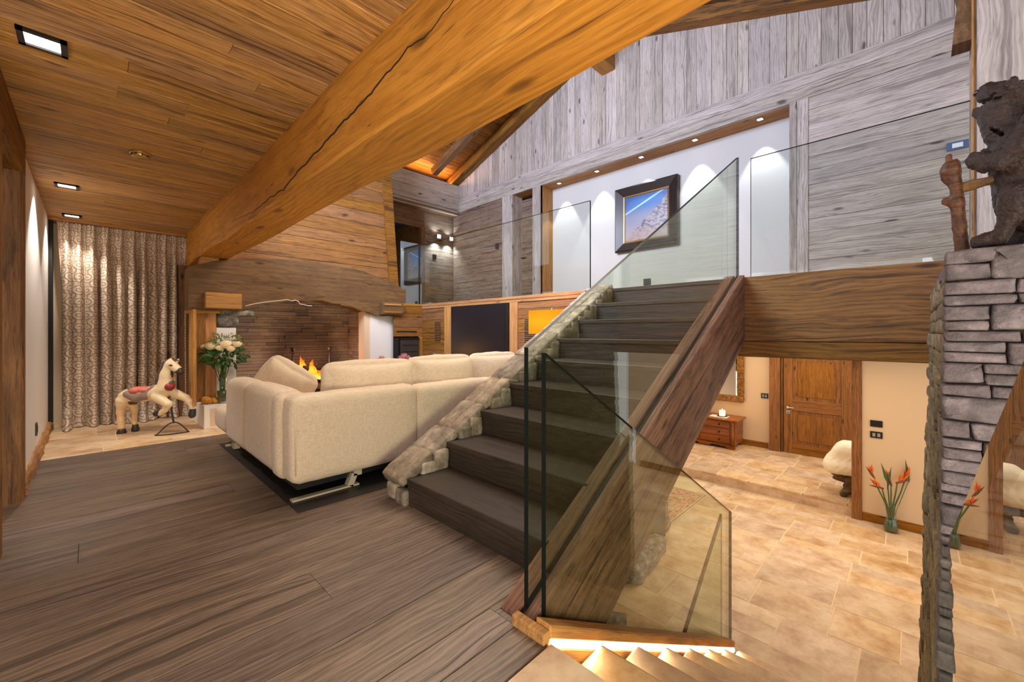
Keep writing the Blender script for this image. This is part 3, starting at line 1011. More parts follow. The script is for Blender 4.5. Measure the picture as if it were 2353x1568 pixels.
# the strip's own light on the steps below it
for k in range(4):
    x = 1.45 + 0.62 * k
    z = RZ0(x) - 0.07
    l = area('led_strip_light', (x, 0.935, z), (x + 0.0, 0.5, z - 0.45), 0.6, 0.02, 0.55, (1.0, 0.84, 0.55))
    l.rotation_euler = (Matrix.Rotation(math.atan(0.566), 4, 'Y') @ Matrix.Rotation(math.radians(-40), 4, 'X')).to_euler()

# ---- stone parapet on the other side of the staircase
sw = structure('wall_stair', 'sloping rubble stone wall flanking the dark staircase')
g = random.Random(17)


def top_z(x):
    return 0.185 + 0.579 * (x - 1.43)


# core: sloping solid under the cap
sheared('core', 1.50, 4.0, top_z(1.50) - 0.055, SL, 0.5, 2.385, 2.585, M['mortar'], sw)
box('core', (1.55, 2.40, 0), (3.99, 2.575, 0.12), M['mortar'], sw)
bmv = bmesh.new()
vs = [bmv.verts.new(v) for v in ((1.5, 2.39, 0), (3.99, 2.39, 0), (3.99, 2.39, 1.5), (1.5, 2.39, 0.14), (1.5, 2.58, 0), (3.99, 2.58, 0), (3.99, 2.58, 1.5), (1.5, 2.58, 0.14))]
for f in ((0, 1, 2, 3), (7, 6, 5, 4), (0, 4, 5, 1), (1, 5, 6, 2), (2, 6, 7, 3), (3, 7, 4, 0)):
    bmv.faces.new([vs[k] for k in f])
bmo('core', bmv, M['mortar'], sw)


def rock(name, c, s, mat, parent, rot=None, seed=0, n=4, r=None, jit=0.006):
    m = Matrix.Translation(c)
    if rot is not None:
        m = m @ rot.to_4x4()
    return rbox(name, s, (r if r else min(s) * 0.32), mat, parent, mtx=m, n=n, jit=jit, seed=seed)


x = 1.40
k = 0
sl_rot = Matrix.Rotation(-math.atan(SL), 3, 'Y')
while x < 3.98:
    l = g.uniform(0.16, 0.34)
    l = min(l, 4.02 - x)
    split = g.random() < 0.45
    zz = top_z(x + l / 2)
    parts_ = ((2.365, 2.48), (2.475, 2.615)) if split else ((2.365, 2.615),)
    for ya, yb in parts_:
        rock('stone', (x + l / 2, (ya + yb) / 2, zz - 0.03 + g.uniform(-.008, .012)), (l * 1.18, yb - ya + 0.01, 0.075), M['sandstone'], sw, sl_rot, seed=k, n=5, jit=0.004)
        k += 1
    x += l * 0.98
# side stones between tread and cap
for i in range(8):
    x0 = 1.449 + GO * i
    for q in range(3):
        xx = x0 + GO * (q + 0.5) / 3
        hz = top_z(xx) - 0.05 - 0.18 * (i + 1)
        if hz > 0.01:
            rock('stone', (xx, 2.372, 0.18 * (i + 1) + hz / 2), (GO / 3 * 1.1, 0.05, hz + 0.03), M['sandstone'], sw, None, seed=100 + k, jit=0.004)
            k += 1
# toe
rock('stone', (1.452, 2.43, 0.045), (0.07, 0.13, 0.115), M['sandstone'], sw, None, seed=301, n=5)
rock('stone', (1.47, 2.54, 0.06), (0.10, 0.13, 0.13), M['sandstone'], sw, None, seed=302, n=5)
rock('stone', (1.44, 2.385, 0.012), (0.03, 0.03, 0.05), M['sandstone'], sw, None, seed=303, n=5)
# outer side stones (towards the sofa)
for row in range(6):
    xx = 1.62
    while xx < 3.9:
        l = g.uniform(0.16, 0.36)
        z0 = row * 0.2
        if z0 + 0.16 < top_z(xx) - 0.02:
            rock('stone', (xx + l / 2, 2.59, z0 + 0.1), (l, 0.05, 0.19), M['sandstone'], sw, None, seed=400 + k, n=3)
            k += 1
        xx += l + 0.004

# stone footing seen in the lower hall under the staircase
sf = structure('wall_footing', 'rough grey stone footing under the staircase in the lower hall')
box('core', (2.4, 2.2, Z1), (5.0, 2.5, 0.0), M['mortar'], sf)
for row in range(6):
    xx = 2.6 + g.uniform(-.2, 0)
    z0 = Z1 + row * 0.24
    while xx < 4.95:
        l = g.uniform(0.25, 0.5)
        rock('stone', (xx + l / 2, 2.32, z0 + 0.12), (l, 0.16, 0.25), M['greyrock'], sf, None, seed=600 + k, n=4, jit=0.012)
        k += 1
        xx += l * 0.97
rock('stone', (3.05, 1.86, Z1 + 0.02), (0.5, 0.35, 0.09), M['greyrock'], sf, Matrix.Rotation(0.5, 3, 'Z'), seed=700, n=5, jit=0.01)
rock('stone', (4.3, 2.14, Z1 + 0.08), (0.95, 0.26, 0.2), M['greyrock'], sf, Matrix.Rotation(0.12, 3, 'Z'), seed=701, n=6, jit=0.014)

# ---- tall stone wall that carries the bear
wsn = structure('wall_stone', 'tall dry-laid purple-grey stone wall beside the lower steps')
XW = 2.0
box('core', (XW + 0.03, -1.2, Z1), (3.98, -0.10, 1.36), M['mortar'], wsn)
z = -0.35
k = 0
g = random.Random(29)


def slabstone(y0, y1, z0, z1, seed, mat='stone', depth=0.10, x=None):
    """A flat-faced field stone with an irregular outline, its face on the plane x."""
    gg = random.Random(seed)
    w, h = y1 - y0, z1 - z0
    n = 14
    pts = []
    for i in range(n):
        a = 2 * math.pi * i / n
        ca, sa = math.cos(a), math.sin(a)
        e = 0.17
        px = math.copysign(abs(ca) ** e, ca) * w / 2
        pz = math.copysign(abs(sa) ** e, sa) * h / 2
        pts.append((px * (1 + gg.uniform(-.03, .025)), pz * (1 + gg.uniform(-.05, .06))))
    kt, km = gg.uniform(-.22, .22), gg.uniform(-.012, .012)
    pts = [(px + pz * gg.uniform(-.12, .12), pz * (1 + kt * px / w) + km * px) for px, pz in pts]
    vs, fs = [], []
    xs = ((depth, 1.0), (0.012, 1.0), (0.003, 0.955), (-0.001, 0.86))
    for d, sc in xs:
        for px, pz in pts:
            ins = (1 - sc) * min(w, h)
            qx = px - math.copysign(min(abs(px), ins), px)
            qz = pz - math.copysign(min(abs(pz), ins), pz)
            vs.append((qx, qz, -d + gg.uniform(-.0012, .0012)))
    for r in range(3):
        for i in range(n):
            j = (i + 1) % n
            fs.append((r * n + i, r * n + j, (r + 1) * n + j, (r + 1) * n + i))
    c = len(vs)
    vs.append((0, 0, 0.001))
    for i in range(n):
        fs.append((3 * n + i, 3 * n + (i + 1) % n, c))
    x = XW if x is None else x
    o = frame((x + gg.uniform(-.006, .004), (y0 + y1) / 2, (z0 + z1) / 2), (0, -1, 0), (0, 0, 1))
    return mesh('stone', vs, fs, M[mat], wsn, o, smooth=True)


while z < 1.385:
    h = g.choice((0.034, 0.042, 0.050, 0.058, 0.070, 0.084))
    if z + h > 1.36:
        h = 1.405 - z
    inset = 0.012 * max(0, (z - 1.15) / 0.25) ** 2
    y = -0.055 - 0.02 * max(0, z) / 1.4 - inset - g.uniform(0, 0.006)
    while y > -0.42:
        w = g.uniform(0.07, 0.2) if h > 0.03 else g.uniform(0.1, 0.22)
        if h > 0.055 and g.random() < 0.45:
            f = g.uniform(0.4, 0.6)
            slabstone(y - w, y - .002, z + .0015, z + h * f - .0012, 900 + k)
            slabstone(y - w, y - .002, z + h * f + .0012, z + h - .0015, 3900 + k)
        else:
            slabstone(y - w, y - .002, z + .0015 + g.uniform(-.003, .003), z + h - .0015 + g.uniform(-.003, .003), 900 + k)
        k += 1
        y -= w
    z += h
# cap slabs on the wall head
x = 2.0
for i, (xa, xb_) in enumerate(((2.0, 2.28), (2.28, 2.6), (2.6, 2.95), (2.95, 3.4), (3.4, 3.95))):
    y = -0.09
    for wv in (0.26, 0.3, 0.3):
        rock('stone', ((xa + xb_) / 2, y - wv / 2, 1.387), (xb_ - xa - .006, wv - .006, 0.05), M['stone'], wsn, None, seed=1500 + i * 7 + int(wv * 90), n=3, jit=0.003)
        y -= wv
# rough end of the wall, towards the steps: courses of broken stone
z = Z1
g = random.Random(31)
k = 0
while z < 1.37:
    h = g.uniform(0.04, 0.085)
    yb = -0.088 + 0.058 * (1.4 - z) / 2.84
    x = 2.035
    while x < 3.97:
        l = g.uniform(0.3, 0.9)
        l = min(l, 3.985 - x)
        d = g.uniform(-0.004, 0.006) + (0.006 if g.random() < 0.15 else 0)
        yn = yb - 0.012 * (3.98 - x) / 2 + d
        rock('stone', (x + l / 2, yn - 0.035, z + h / 2), (l + 0.006, 0.07, h + 0.004), M['mossy'], wsn, None, seed=2000 + k, n=2, jit=0.003, r=0.012)
        k += 1
        x += l
    z += h

# ================================================================== FIREPLACE
FB = (2.23, 6.4, 0)
fp = empty('fireplace', FB, 'open fireplace under a curved timber mantel with brick back', 'fireplace')
L_ = lambda *p: loc(FB, p)


def arch(s):   # s in -1..1 across the mantel
    return 1 - s * s


vs, fs = [], []
N = 40
xa, xb_ = 0.80, 3.70
YM0, YM1 = 6.10, 6.42
for i in range(N + 1):
    t = i / N
    x = xa + (xb_ - xa) * t
    s = (x - 2.23) / 1.45
    top = 1.875 + 0.245 * max(0, 1 - (abs(s) / 0.98) ** 2.2) ** 0.9 + 0.04 * (1 - t) + 0.006 * math.sin(x * 7) - (0.02 if t > 0.97 else 0)
    inner = abs(x - 2.23) / 0.93
    bot = 1.405 + (0.185 * (1 - inner ** 2) if inner < 1 else 0) + (0.23 if x > 3.58 else 0) * 1.0
    bot += 0.012 * math.sin(x * 17) * (1 if 2.0 < x < 2.75 else 0.2)
    for yy in (YM0, YM1):
        vs += [(x, yy, bot), (x, yy, top)]
    if i:
        a, b = (i - 1) * 4, i * 4
        fs += [(a, b, b + 1, a + 1), (a + 3, b + 3, b + 2, a + 2), (a + 1, b + 1, b + 3, a + 3), (a + 2, b + 2, b, a)]
fs += [(0, 1, 3, 2), (N * 4 + 2, N * 4 + 3, N * 4 + 1, N * 4)]
mb = mesh('mantel_beam', [loc(FB, v) for v in vs], fs, M['mantel'], fp)
# pale weathered edge that peels along the underside
pts = [(1.37 + 0.5 * t, YM0 - 0.004, 1.47 + 0.115 * t ** 0.7) for t in [i / 12 for i in range(13)]]
pts += [(1.92, YM0 - .004, 1.57), (1.97, YM0 - .004, 1.585), (2.01, YM0 - .006, 1.565), (2.02, YM0 - .006, 1.535), (2.07, YM0 - .004, 1.53), (2.13, YM0 - .004, 1.515), (2.19, YM0 - .004, 1.515)]
tube('bark_edge', [L_(*p) for p in pts], 0.005, M['plaster'], fp, n=6)
tube('bark_edge', [L_(2.62 + 0.38 * t, YM0 + 0.05, 1.563 - 0.10 * t ** 1.6) for t in [i / 8 for i in range(9)]], 0.014, M['plaster_warm'], fp, n=6)
for xc, dx in ((1.13, 0.365), (3.40, 0.375)):
    c = plank('corbel', L_(xc - dx / 2, 5.99, 1.425), (1, 0, 0), (0, 0, 1), dx, 0.195, 0.30, M['trimw'] if xc < 2 else M['mantel'], fp, ch=0.01)
    if xc > 2:
        plank('corbel_step', L_(xc - dx / 2 + 0.03, 5.975, 1.45), (1, 0, 0), (0, 0, 1), dx - 0.08, 0.03, 0.1, M['trimw'], fp, ch=0.006)
        plank('corbel_step', L_(xc - dx / 2 + 0.03, 5.975, 1.57), (1, 0, 0), (0, 0, 1), dx - 0.08, 0.03, 0.1, M['trimw'], fp, ch=0.006)
plank('packing_block', L_(0.93, 6.13, 1.92), (1, 0, 0), (0, 0, 1), 0.17, 0.14, 0.22, M['trimw'], fp, ch=0.006)
plank('packing_block', L_(1.10, 6.16, 1.95), (1, 0, 0), (0, 0, 1), 0.24, 0.09, 0.22, M['mantel'], fp, ch=0.006)
# side panel, piers, corbel stone
plank('side_panel', L_(0.84, 6.16, 0.3), (0, 0, 1), (1, 0, 0), 1.1, 0.125, 0.03, M['hood'], fp)
for c in (0.83, 0.955):
    o = plank('side_panel', L_(c + 0.123, 6.15, 0.30), (0, 0, 1), (-1, 0, 0), 1.09, 0.121, 0.03, M['beam'], fp)
plank('side_rail', L_(0.805, 6.13, 0.3), (0, 0, 1), (1, 0, 0), 1.1, 0.03, 0.3, M['trimw'], fp)
plank('side_rail', L_(0.81, 6.125, 1.37), (1, 0, 0), (0, 0, 1), 0.3, 0.045, 0.3, M['trimw'], fp)
box('pier', L_(1.08, 6.17, 0.28), L_(1.29, 6.9, 1.20), M['white'], fp, bev=0.01)
rock('pier_stone', L_(1.20, 6.36, 1.285), (0.25, 0.46, 0.17), M['greyrock'], fp, seed=5, n=5, jit=0.004)
rock('pier_stone', L_(1.30, 6.34, 1.385), (0.38, 0.44, 0.09), M['greyrock'], fp, seed=6, n=5, jit=0.004)
prism('pier', [(3.10, 0.0), (3.53, 0.0), (3.53, 1.42), (3.22, 1.42), (3.10, 1.50)], 0.2, M['white'], fp, Matrix.Translation(-Vector(FB)) @ plane_y(6.27))
prism('pier_edge', [(3.005, 0.0), (3.10, 0.0), (3.10, 1.50), (3.06, 1.55), (3.005, 1.58)], 0.2, M['plaster_warm'], fp, Matrix.Translation(-Vector(FB)) @ plane_y(6.28))
box('pier_trim', L_(3.50, 6.155, 0.0), L_(3.535, 6.2, 1.41), M['trimw'], fp)
# firebox
M['brick'] = None
tb = NT('sooty_thin_bricks')
pb, rb = tb.objcoord()
nb_ = tb.noise(pb, 18, 4)
colb = tb.ramp(tb.math('FRACT', tb.math('MULTIPLY', rb, 3.7)), [(0.0, srgb(168, 150, 148)), (0.4, srgb(196, 176, 166)), (0.7, srgb(186, 168, 140)), (1.0, srgb(146, 132, 132))])
colb = tb.mix(tb.math('MULTIPLY', nb_, 0.6), colb, srgb(122, 104, 98))
geo = tb.n('NewGeometry').outputs['Position']
sx_ = tb.n('SeparateXYZ', {0: geo})
dx_ = tb.math('DIVIDE', tb.math('SUBTRACT', sx_.outputs[0], 2.42), 0.66)
dz_ = tb.math('DIVIDE', tb.math('SUBTRACT', sx_.outputs[2], 0.55), 0.95)
soot = tb.math('SQRT', tb.math('ADD', tb.math('MULTIPLY', dx_, dx_), tb.math('MULTIPLY', dz_, dz_)))
soot = tb.math('ADD', soot, tb.math('MULTIPLY', tb.noise(geo, 2.2, 3), 0.5))
sm_ = tb.math('SUBTRACT', 1.0, tb.smooth(soot, 0.85, 1.45))
colb = tb.mix(tb.math('MULTIPLY', sm_, 0.9), colb, srgb(56, 48, 55))
M['brick'] = tb.principled(colb, 0.9, tb.bump(nb_, 0.6, 0.005))
YB = 7.0
box('firebox_back', L_(1.2, YB + 0.014, 0.2), L_(3.3, YB + 0.1, 1.9), M['mortar'], fp)
box('firebox_side', L_(3.131, 6.38, 0.2), L_(3.25, YB + 0.05, 1.9), M['mortar'], fp)
box('firebox_side', L_(1.22, 6.9, 0.2), L_(1.32, YB + 0.05, 1.9), M['mortar'], fp)
box('firebox_head', L_(1.0, 6.42, 1.70), L_(3.3, YB + 0.1, 1.76), M['dark'], fp)
g = random.Random(77)
z = 0.36
row = 0
while z < 1.66:
    h = g.uniform(0.030, 0.060)
    x = 1.30 - g.uniform(0, 0.2)
    while x < 3.12:
        l = g.uniform(0.17, 0.36)
        a, b = max(x, 1.30), min(x + l, 3.13)
        if b - a > 0.03:
            plank('brick', L_(a + .002, YB + g.uniform(-.012, .008), z + .002), (1, 0, 0), (0, 0, 1), b - a - .002, h - .002, 0.04, M['brick'], fp, ch=0.0035)
        x += l
    y = 6.40 - g.uniform(0, 0.1)
    while y < YB - 0.02:
        l = g.uniform(0.22, 0.34)
        a, b = max(y, 6.40), min(y + l, YB - 0.01)
        if b - a > 0.03:
            plank('brick', L_(3.12 + g.uniform(-.01, .008), b - .002, z + .002), (0, -1, 0), (0, 0, 1), b - a - .002, h - .002, 0.04, M['brick'], fp, ch=0.0035)
        y += l
    z += h
    row += 1
box('hearth', L_(1.295, 6.12, 0.0), L_(3.15, 7.05, 0.33), M['charred'], fp)
# hood boards above the mantel, leaning trim on its edge
hz = 1.88
g = random.Random(3)
while hz < 4.6:
    h = g.uniform(0.13, 0.21)
    xr = 3.60 - 0.075 * (hz + h - 1.86) - 0.07
    plank('hood_board', L_(0.95, 6.20 + g.uniform(-.002, .002), hz), (1, 0, 0), (0, 0, 1), xr - 0.95, h - 0.003, 0.03, M['hood'], fp)
    hz += h
box('hood_core', L_(0.95, 6.24, 1.95), L_(3.3, 7.15, 4.6), M['brownwood'], fp)
prism('hood_trim', [(3.44, 1.85), (3.60, 1.85), (3.40, 4.6), (3.24, 4.6)], 0.06, M['fascia'], fp, Matrix.Translation(-Vector(FB)) @ plane_y(6.19))
# andirons, logs, flames are things of their own
for i, xx in enumerate((2.10, 2.64)):
    a = empty('andiron', (xx, 6.62, 0.33), ('iron firedog with flared head standing before the dark soot' if i == 0 else 'iron firedog standing between flames and the brown bricks'), 'andiron', 'pair of andirons')
    tube('shaft', [(0, 0, 0.10), (0, 0, 0.53)], 0.016, M['iron'], a)
    lathe('head', [(0.0, 0.525), (0.02, 0.53), (0.034, 0.575), (0.03, 0.585), (0.0, 0.587)], M['iron'], a, n=14)
    tube('foot', [(-0.09, -0.01, 0.012), (-0.05, 0, 0.08), (0, 0, 0.105), (0.05, 0, 0.08), (0.09, -0.01, 0.012)], 0.012, M['iron'], a)
    tube('bar', [(0, 0, 0.10), (0, 0.28, 0.10), (0, 0.28, 0.012)], 0.012, M['iron'], a)
for i, (a, b, r, lab) in enumerate((((2.22, 6.72, 0.475), (2.72, 6.76, 0.47), 0.055, 'charred log lying nearest the sofa across the firedogs'),
                                    ((2.25, 6.86, 0.475), (2.74, 6.84, 0.48), 0.05, 'charred log lying towards the brick back'),
                                    ((2.28, 6.76, 0.575), (2.70, 6.83, 0.58), 0.05, 'burning log topmost in the fire'))):
    pa, pb_ = Vector(a), Vector(b)
    pts = [pa.lerp(pb_, t / 6) + Vector((0, .006 * math.sin(t * 2 + i), .006 * math.cos(t * 3))) for t in range(7)]
    o = tube('log', [p - pa for p in pts], r, M['charred'], None, n=10, loc=pa)
    tag(o, lab, 'log', 'logs in the fire')
tfm = NT('flame')
zz = tfm.n('TexCoord').outputs['Generated']
zc = tfm.n('SeparateXYZ', {0: zz}).outputs[2]
nf = tfm.noise(tfm.mapping(zz, (3, 3, 1.3)), 2.2, 2)
ff = tfm.math('ADD', zc, tfm.math('MULTIPLY', tfm.math('SUBTRACT', nf, 0.5), 0.9))
cf = tfm.ramp(ff, [(0.0, (1.0, 0.42, 0.06)), (0.3, (1.0, 0.30, 0.03)), (0.65, (1.0, 0.14, 0.006)), (1.0, (0.8, 0.07, 0.0))])
em = tfm.n('Emission', {'Color': cf, 'Strength': 2.6})
tr_ = tfm.n('BsdfTransparent')
al = tfm.math('MULTIPLY', tfm.math('SUBTRACT', 1.15, tfm.smooth(ff, 0.35, 1.0), clamp=True), 0.85)
mxf = tfm.n('MixShader', {0: al, 1: tr_.outputs[0], 2: em.outputs[0]})
tfm.t.links.new(mxf.outputs[0], tfm.out.inputs[0])
M['flame'] = tfm.m
fg = empty('fire', (2.45, 6.78, 0.42), 'bright orange flames licking up from the burning logs', 'fire')
g = random.Random(4)
for i, (dx, dy, h, r) in enumerate(((-0.16, 0.02, 0.36, 0.07), (-0.11, 0.05, 0.30, 0.07), (-0.02, -0.02, 0.30, 0.08), (0.05, 0.04, 0.22, 0.07), (0.12, 0.0, 0.15, 0.07), (-0.06, -0.05, 0.20, 0.08), (0.02, -0.09, 0.13, 0.09), (0.15, -0.06, 0.12, 0.07), (-0.17, -0.06, 0.16, 0.06), (0.10, -0.10, 0.07, 0.08))):
    pts, rs = [], []
    for q in range(9):
        t = q / 8
        pts.append((dx + 0.03 * math.sin(t * 5 + i) * t, dy + 0.02 * math.cos(t * 4 + i) * t, h * t))
        rs.append(max(0.002, r * (1 - t) ** 0.8 * (0.65 + 1.3 * t * (1 - t) * 2)))
    tube('flame', pts, rs, M['flame'], fg, n=8)
point('fire_light', (2.45, 6.55, 0.75), 7, (1.0, 0.45, 0.12), 0.1)

# white plinth with rocks and the rose vase
pl = empty('hearth_plinth', (0.93, 5.93, 0), 'white box plinth running up to the fireplace side', 'plinth')
box('body', (-0.01, 0.0, 0.0), (0.33, 1.10, 0.275), M['white'], pl, bev=0.006)
box('inset', (0.05, -0.004, 0.03), (0.33, 0.002, 0.235), M['plaster_warm'], pl)
for i, (x, y, s, lab) in enumerate(((0.955, 6.08, (0.10, 0.10, 0.085), 'ochre rock with a dark hole on the white plinth'), (1.06, 6.07, (0.10, 0.09, 0.06), 'smaller flat ochre rock beside the rose vase'))):
    o = rock('rock', (x, y, 0.275 + s[2] / 2), s, M['ochre'], None, seed=40 + i, n=6, r=0.03, jit=0.012)
    tag(o, lab, 'rock')

# ================================================================== SOFA
tl_ = NT('natural_linen')
p, r = tl_.objcoord(False)
w1 = tl_.noise(tl_.mapping(p, (330, 330, 26)), 1.0, 2)
w2 = tl_.noise(tl_.mapping(p, (26, 26, 330)), 1.0, 2)
lv = tl_.math('ADD', tl_.math('MULTIPLY', w1, 0.5), tl_.math('MULTIPLY', w2, 0.5))
cl = tl_.ramp(lv, [(0.35, srgb(192, 170, 142)), (0.65, srgb(226, 208, 184))])
cl = tl_.mix(tl_.math('MULTIPLY', tl_.noise(p, 2.5, 2), 0.25), cl, srgb(198, 176, 146))
M['linen'] = tl_.principled(cl, 0.95, tl_.bump(lv, 0.35, 0.002), Sheen_Weight=0.2)
SO = (0.88, 2.85, 0)
so = empty('sofa', SO, 'large beige linen sectional sofa with its back to the stairs', 'sofa')
S_ = lambda *p: loc(SO, p)


def sbox(name, lo, hi, r, mat=None, bulge=0.01, jit=0.002, seed=0, n=12):
    c = [(a + b) / 2 for a, b in zip(lo, hi)]
    s = [b - a for a, b in zip(lo, hi)]
    return rbox(name, s, r, mat or M['linen'], so, loc=S_(*c), n=n, bulge=bulge, jit=jit, seed=seed)


box('base', S_(0.97, 2.97, 0.07), S_(3.4, 4.95, 0.16), M['black'], so)
sbox('back_panel', (0.90, 2.85, 0.135), (1.845, 3.06, 0.715), 0.055, bulge=0.007, seed=1)
sbox('back_panel', (1.85, 2.86, 0.135), (2.75, 3.06, 0.70), 0.055, bulge=0.007, seed=2)
sbox('back_panel', (2.755, 2.87, 0.135), (3.42, 3.06, 0.70), 0.055, bulge=0.007, seed=3)
sbox('side_panel', (0.872, 3.04, 0.135), (1.09, 3.20, 0.705), 0.055, seed=4, bulge=0.008)
sbox('side_panel', (0.875, 3.17, 0.135), (1.10, 3.98, 0.72), 0.075, seed=5)
sbox('side_panel', (0.875, 3.96, 0.135), (1.10, 4.62, 0.71), 0.075, seed=6)
sbox('seat', (1.05, 3.0, 0.15), (1.85, 4.6, 0.42), 0.06, seed=7)
sbox('seat', (1.86, 3.0, 0.15), (2.75, 3.95, 0.42), 0.06, seed=8)
sbox('seat', (2.76, 3.0, 0.15), (3.42, 3.95, 0.42), 0.06, seed=9)
sbox('chaise_seat', (0.88, 4.60, 0.14), (1.85, 5.16, 0.40), 0.09, seed=10)
# piping on the corner seams
for (a, b) in (((0.893, 2.872, 0.18), (0.893, 2.872, 0.68)),):
    pass
for (xx, yy) in ((0.96, 2.935), (0.96, 4.85)):
    bm = bmesh.new()
    bx(bm, (0.22, 0, 0.008), (0.46, 0.05, 0.012))
    bx(bm, (0.40, 0, 0.05), (0.045, 0.05, 0.09), Matrix.Rotation(0.4, 3, 'Y'))
    bx(bm, (0.44, 0, 0.10), (0.06, 0.05, 0.05))
    o = bmo('leg', bm, M['cream_metal'], so, loc=S_(xx - 0.02, yy + 0.03, 0.003))
for (xx, yy) in ((0.99, 4.10),):
    bm = bmesh.new()
    bx(bm, (0, 0, 0.04), (0.05, 0.09, 0.06))
    bmo('leg', bm, M['cream_metal'], so, loc=S_(0.985, 4.72, 0))
rg = box('rug', (0.905, 2.755, 0.001), (3.42, 5.05, 0.004), M['floor'])
rg.data.materials[0] = plain('dark_rug', srgb(36, 30, 27), 0.55, noise_amt=0.2)
tag(rg, 'flat near-black rug lying under the sofa', 'rug')


def cushion(name, c, s, rot, label, seed):
    m = Matrix.Translation(c) @ rot.to_4x4()
    o = rbox(name, s, min(s) * 0.32, M['linen'], None, mtx=m, n=14, bulge=s[1] * 0.22, jit=0.0022, seed=seed, pinch=0.42)
    return tag(o, label, 'cushion', 'loose cushions on the sofa')


RX = lambda a: Matrix.Rotation(a, 3, 'X')
RY = lambda a: Matrix.Rotation(a, 3, 'Y')
RZ = lambda a: Matrix.Rotation(a, 3, 'Z')
cushion('cushion', (1.60, 3.17, 0.665), (0.76, 0.19, 0.47), RX(-0.14), 'wide beige back cushion beside the flames, frayed at its corner', 1)
cushion('cushion', (2.32, 3.18, 0.67), (0.72, 0.19, 0.48), RX(-0.14), 'wide beige back cushion in the middle of the sofa back', 2)
cushion('cushion', (3.01, 3.19, 0.67), (0.66, 0.19, 0.49), RX(-0.14), 'beige back cushion nearest the stone stair wall', 3)
cushion('cushion', (1.302, 4.42, 0.585), (0.54, 0.20, 0.50), RZ(math.atan2(-0.716, 0.698)) @ RX(-0.25) @ RY(0.52), 'beige scatter cushion leaning alone against the sofa side', 4)
for k_s, (pts_) in enumerate((((0.925, 2.862, 0.20), (0.922, 2.856, 0.45), (0.925, 2.862, 0.66)), ((0.885, 3.10, 0.2), (0.874, 3.10, 0.45), (0.885, 3.10, 0.64)))):
    tube('seam', [S_(*p) for p in pts_], 0.004, M['linen'], so, n=6)

# ================================================================== CURTAIN
tc_ = NT('scroll_curtain')
uv = tc_.n('UVMap').outputs[0]
su = tc_.n('SeparateXYZ', {0: uv})
U, W_ = su.outputs[0], su.outputs[1]
CELL = 0.105
lines = []


def scroll(cell, ox, oz, flip):
    u = tc_.math('ADD', tc_.math('DIVIDE', U, cell), ox)
    w = tc_.math('ADD', tc_.math('DIVIDE', W_, cell), oz)
    fu = tc_.math('SUBTRACT', tc_.math('FRACT', u), 0.5)
    fw = tc_.math('SUBTRACT', tc_.math('FRACT', w), 0.5)
    par = tc_.math('MODULO', tc_.math('ADD', tc_.math('FLOOR', u), tc_.math('FLOOR', w)), 2.0)
    sg = tc_.math('SUBTRACT', tc_.math('MULTIPLY', tc_.math('ABSOLUTE', par), 2.0), 1.0)
    fu = tc_.math('MULTIPLY', fu, sg)
    r = tc_.math('SQRT', tc_.math('ADD', tc_.math('MULTIPLY', fu, fu), tc_.math('MULTIPLY', fw, fw)))
    th = tc_.math('DIVIDE', tc_.math('ARCTAN2', fw, fu), 2 * math.pi)
    f = tc_.math('FRACT', tc_.math('SUBTRACT', tc_.math('MULTIPLY', r, 4.6), tc_.math('ADD', th, flip)))
    d = tc_.math('ABSOLUTE', tc_.math('SUBTRACT', f, 0.5))
    ln = tc_.math('SUBTRACT', 1.0, tc_.smooth(d, 0.10, 0.20))
    return tc_.math('MULTIPLY', ln, tc_.math('SUBTRACT', 1.0, tc_.smooth(r, 0.44, 0.52)))


ln = tc_.math('MAXIMUM', scroll(0.15, 0.0, 0.0, 0.1), scroll(0.15, 0.5, 0.5, 0.6))
stripe = tc_.noise(tc_.mapping(uv, (3.0, 0.3, 0)), 3.0, 2)
cc = tc_.mix(tc_.math('MULTIPLY', stripe, 0.5), srgb(222, 202, 180), srgb(196, 174, 154))
cc = tc_.mix(tc_.math('MULTIPLY', ln, 0.7), cc, srgb(112, 88, 78))
M['curtain'] = tc_.principled(cc, 0.9, Specular_IOR_Level=0.1)

NU, NV = 280, 70
vs, fs, uvs = [], [], []
x0, x1 = -0.285, 0.93
fold_n = 11.0
for j in range(NV + 1):
    v = j / NV
    z = CZ - 0.03 - (CZ - 0.035) * v
    for i in range(NU + 1):
        u = i / NU
        ph = u * fold_n * 2 * math.pi + 0.6 * math.sin(u * 9.0) + 0.35 * math.sin(v * 2.5 + u * 7)
        top = max(0.0, 1 - v / 0.13)
        amp = 0.022 + 0.068 * min(1, v / 0.3)
        amp *= 0.75 + 0.35 * math.sin(u * 23 + 1.0)
        yo = amp * math.sin(ph) + 0.016 * math.sin(2 * ph + 1.1) * (1 - top)
        # pinch pleats: three narrow ridges per pleat at the heading
        if top > 0:
            yo += 0.014 * top * math.sin(ph * 3)
        pin = math.exp(-((v - 0.075) / 0.02) ** 2)
        yo *= 1 - 0.35 * pin
        # puddled hem
        hem = max(0, (v - 0.90) / 0.10)
        yo -= hem ** 1.5 * (0.10 + 0.08 * math.sin(u * 11 + 2) + 0.05 * math.sin(u * 31))
        zz = z + (0.05 * math.sin(math.pi * hem) * (0.6 + 0.5 * math.sin(u * 17)) if hem > 0 else 0)
        xs = x0 + (x1 - x0) * u + 0.018 * math.sin(ph * 1.0 + 1.6) * min(1, v * 3)
        # free edge bows inwards below the heading
        if u < 0.12:
            xs += (0.12 - u) / 0.12 * 0.03 * min(1, v * 2.5)
        vs.append((xs, 7.15 + yo - 0.10 * (v > 1), max(0.012, zz)))
        uvs.append((u * 2.1 + 0.012 * math.sin(ph), z))
for j in range(NV):
    for i in range(NU):
        a = j * (NU + 1) + i
        fs.append((a, a + NU + 1, a + NU + 2, a + 1))
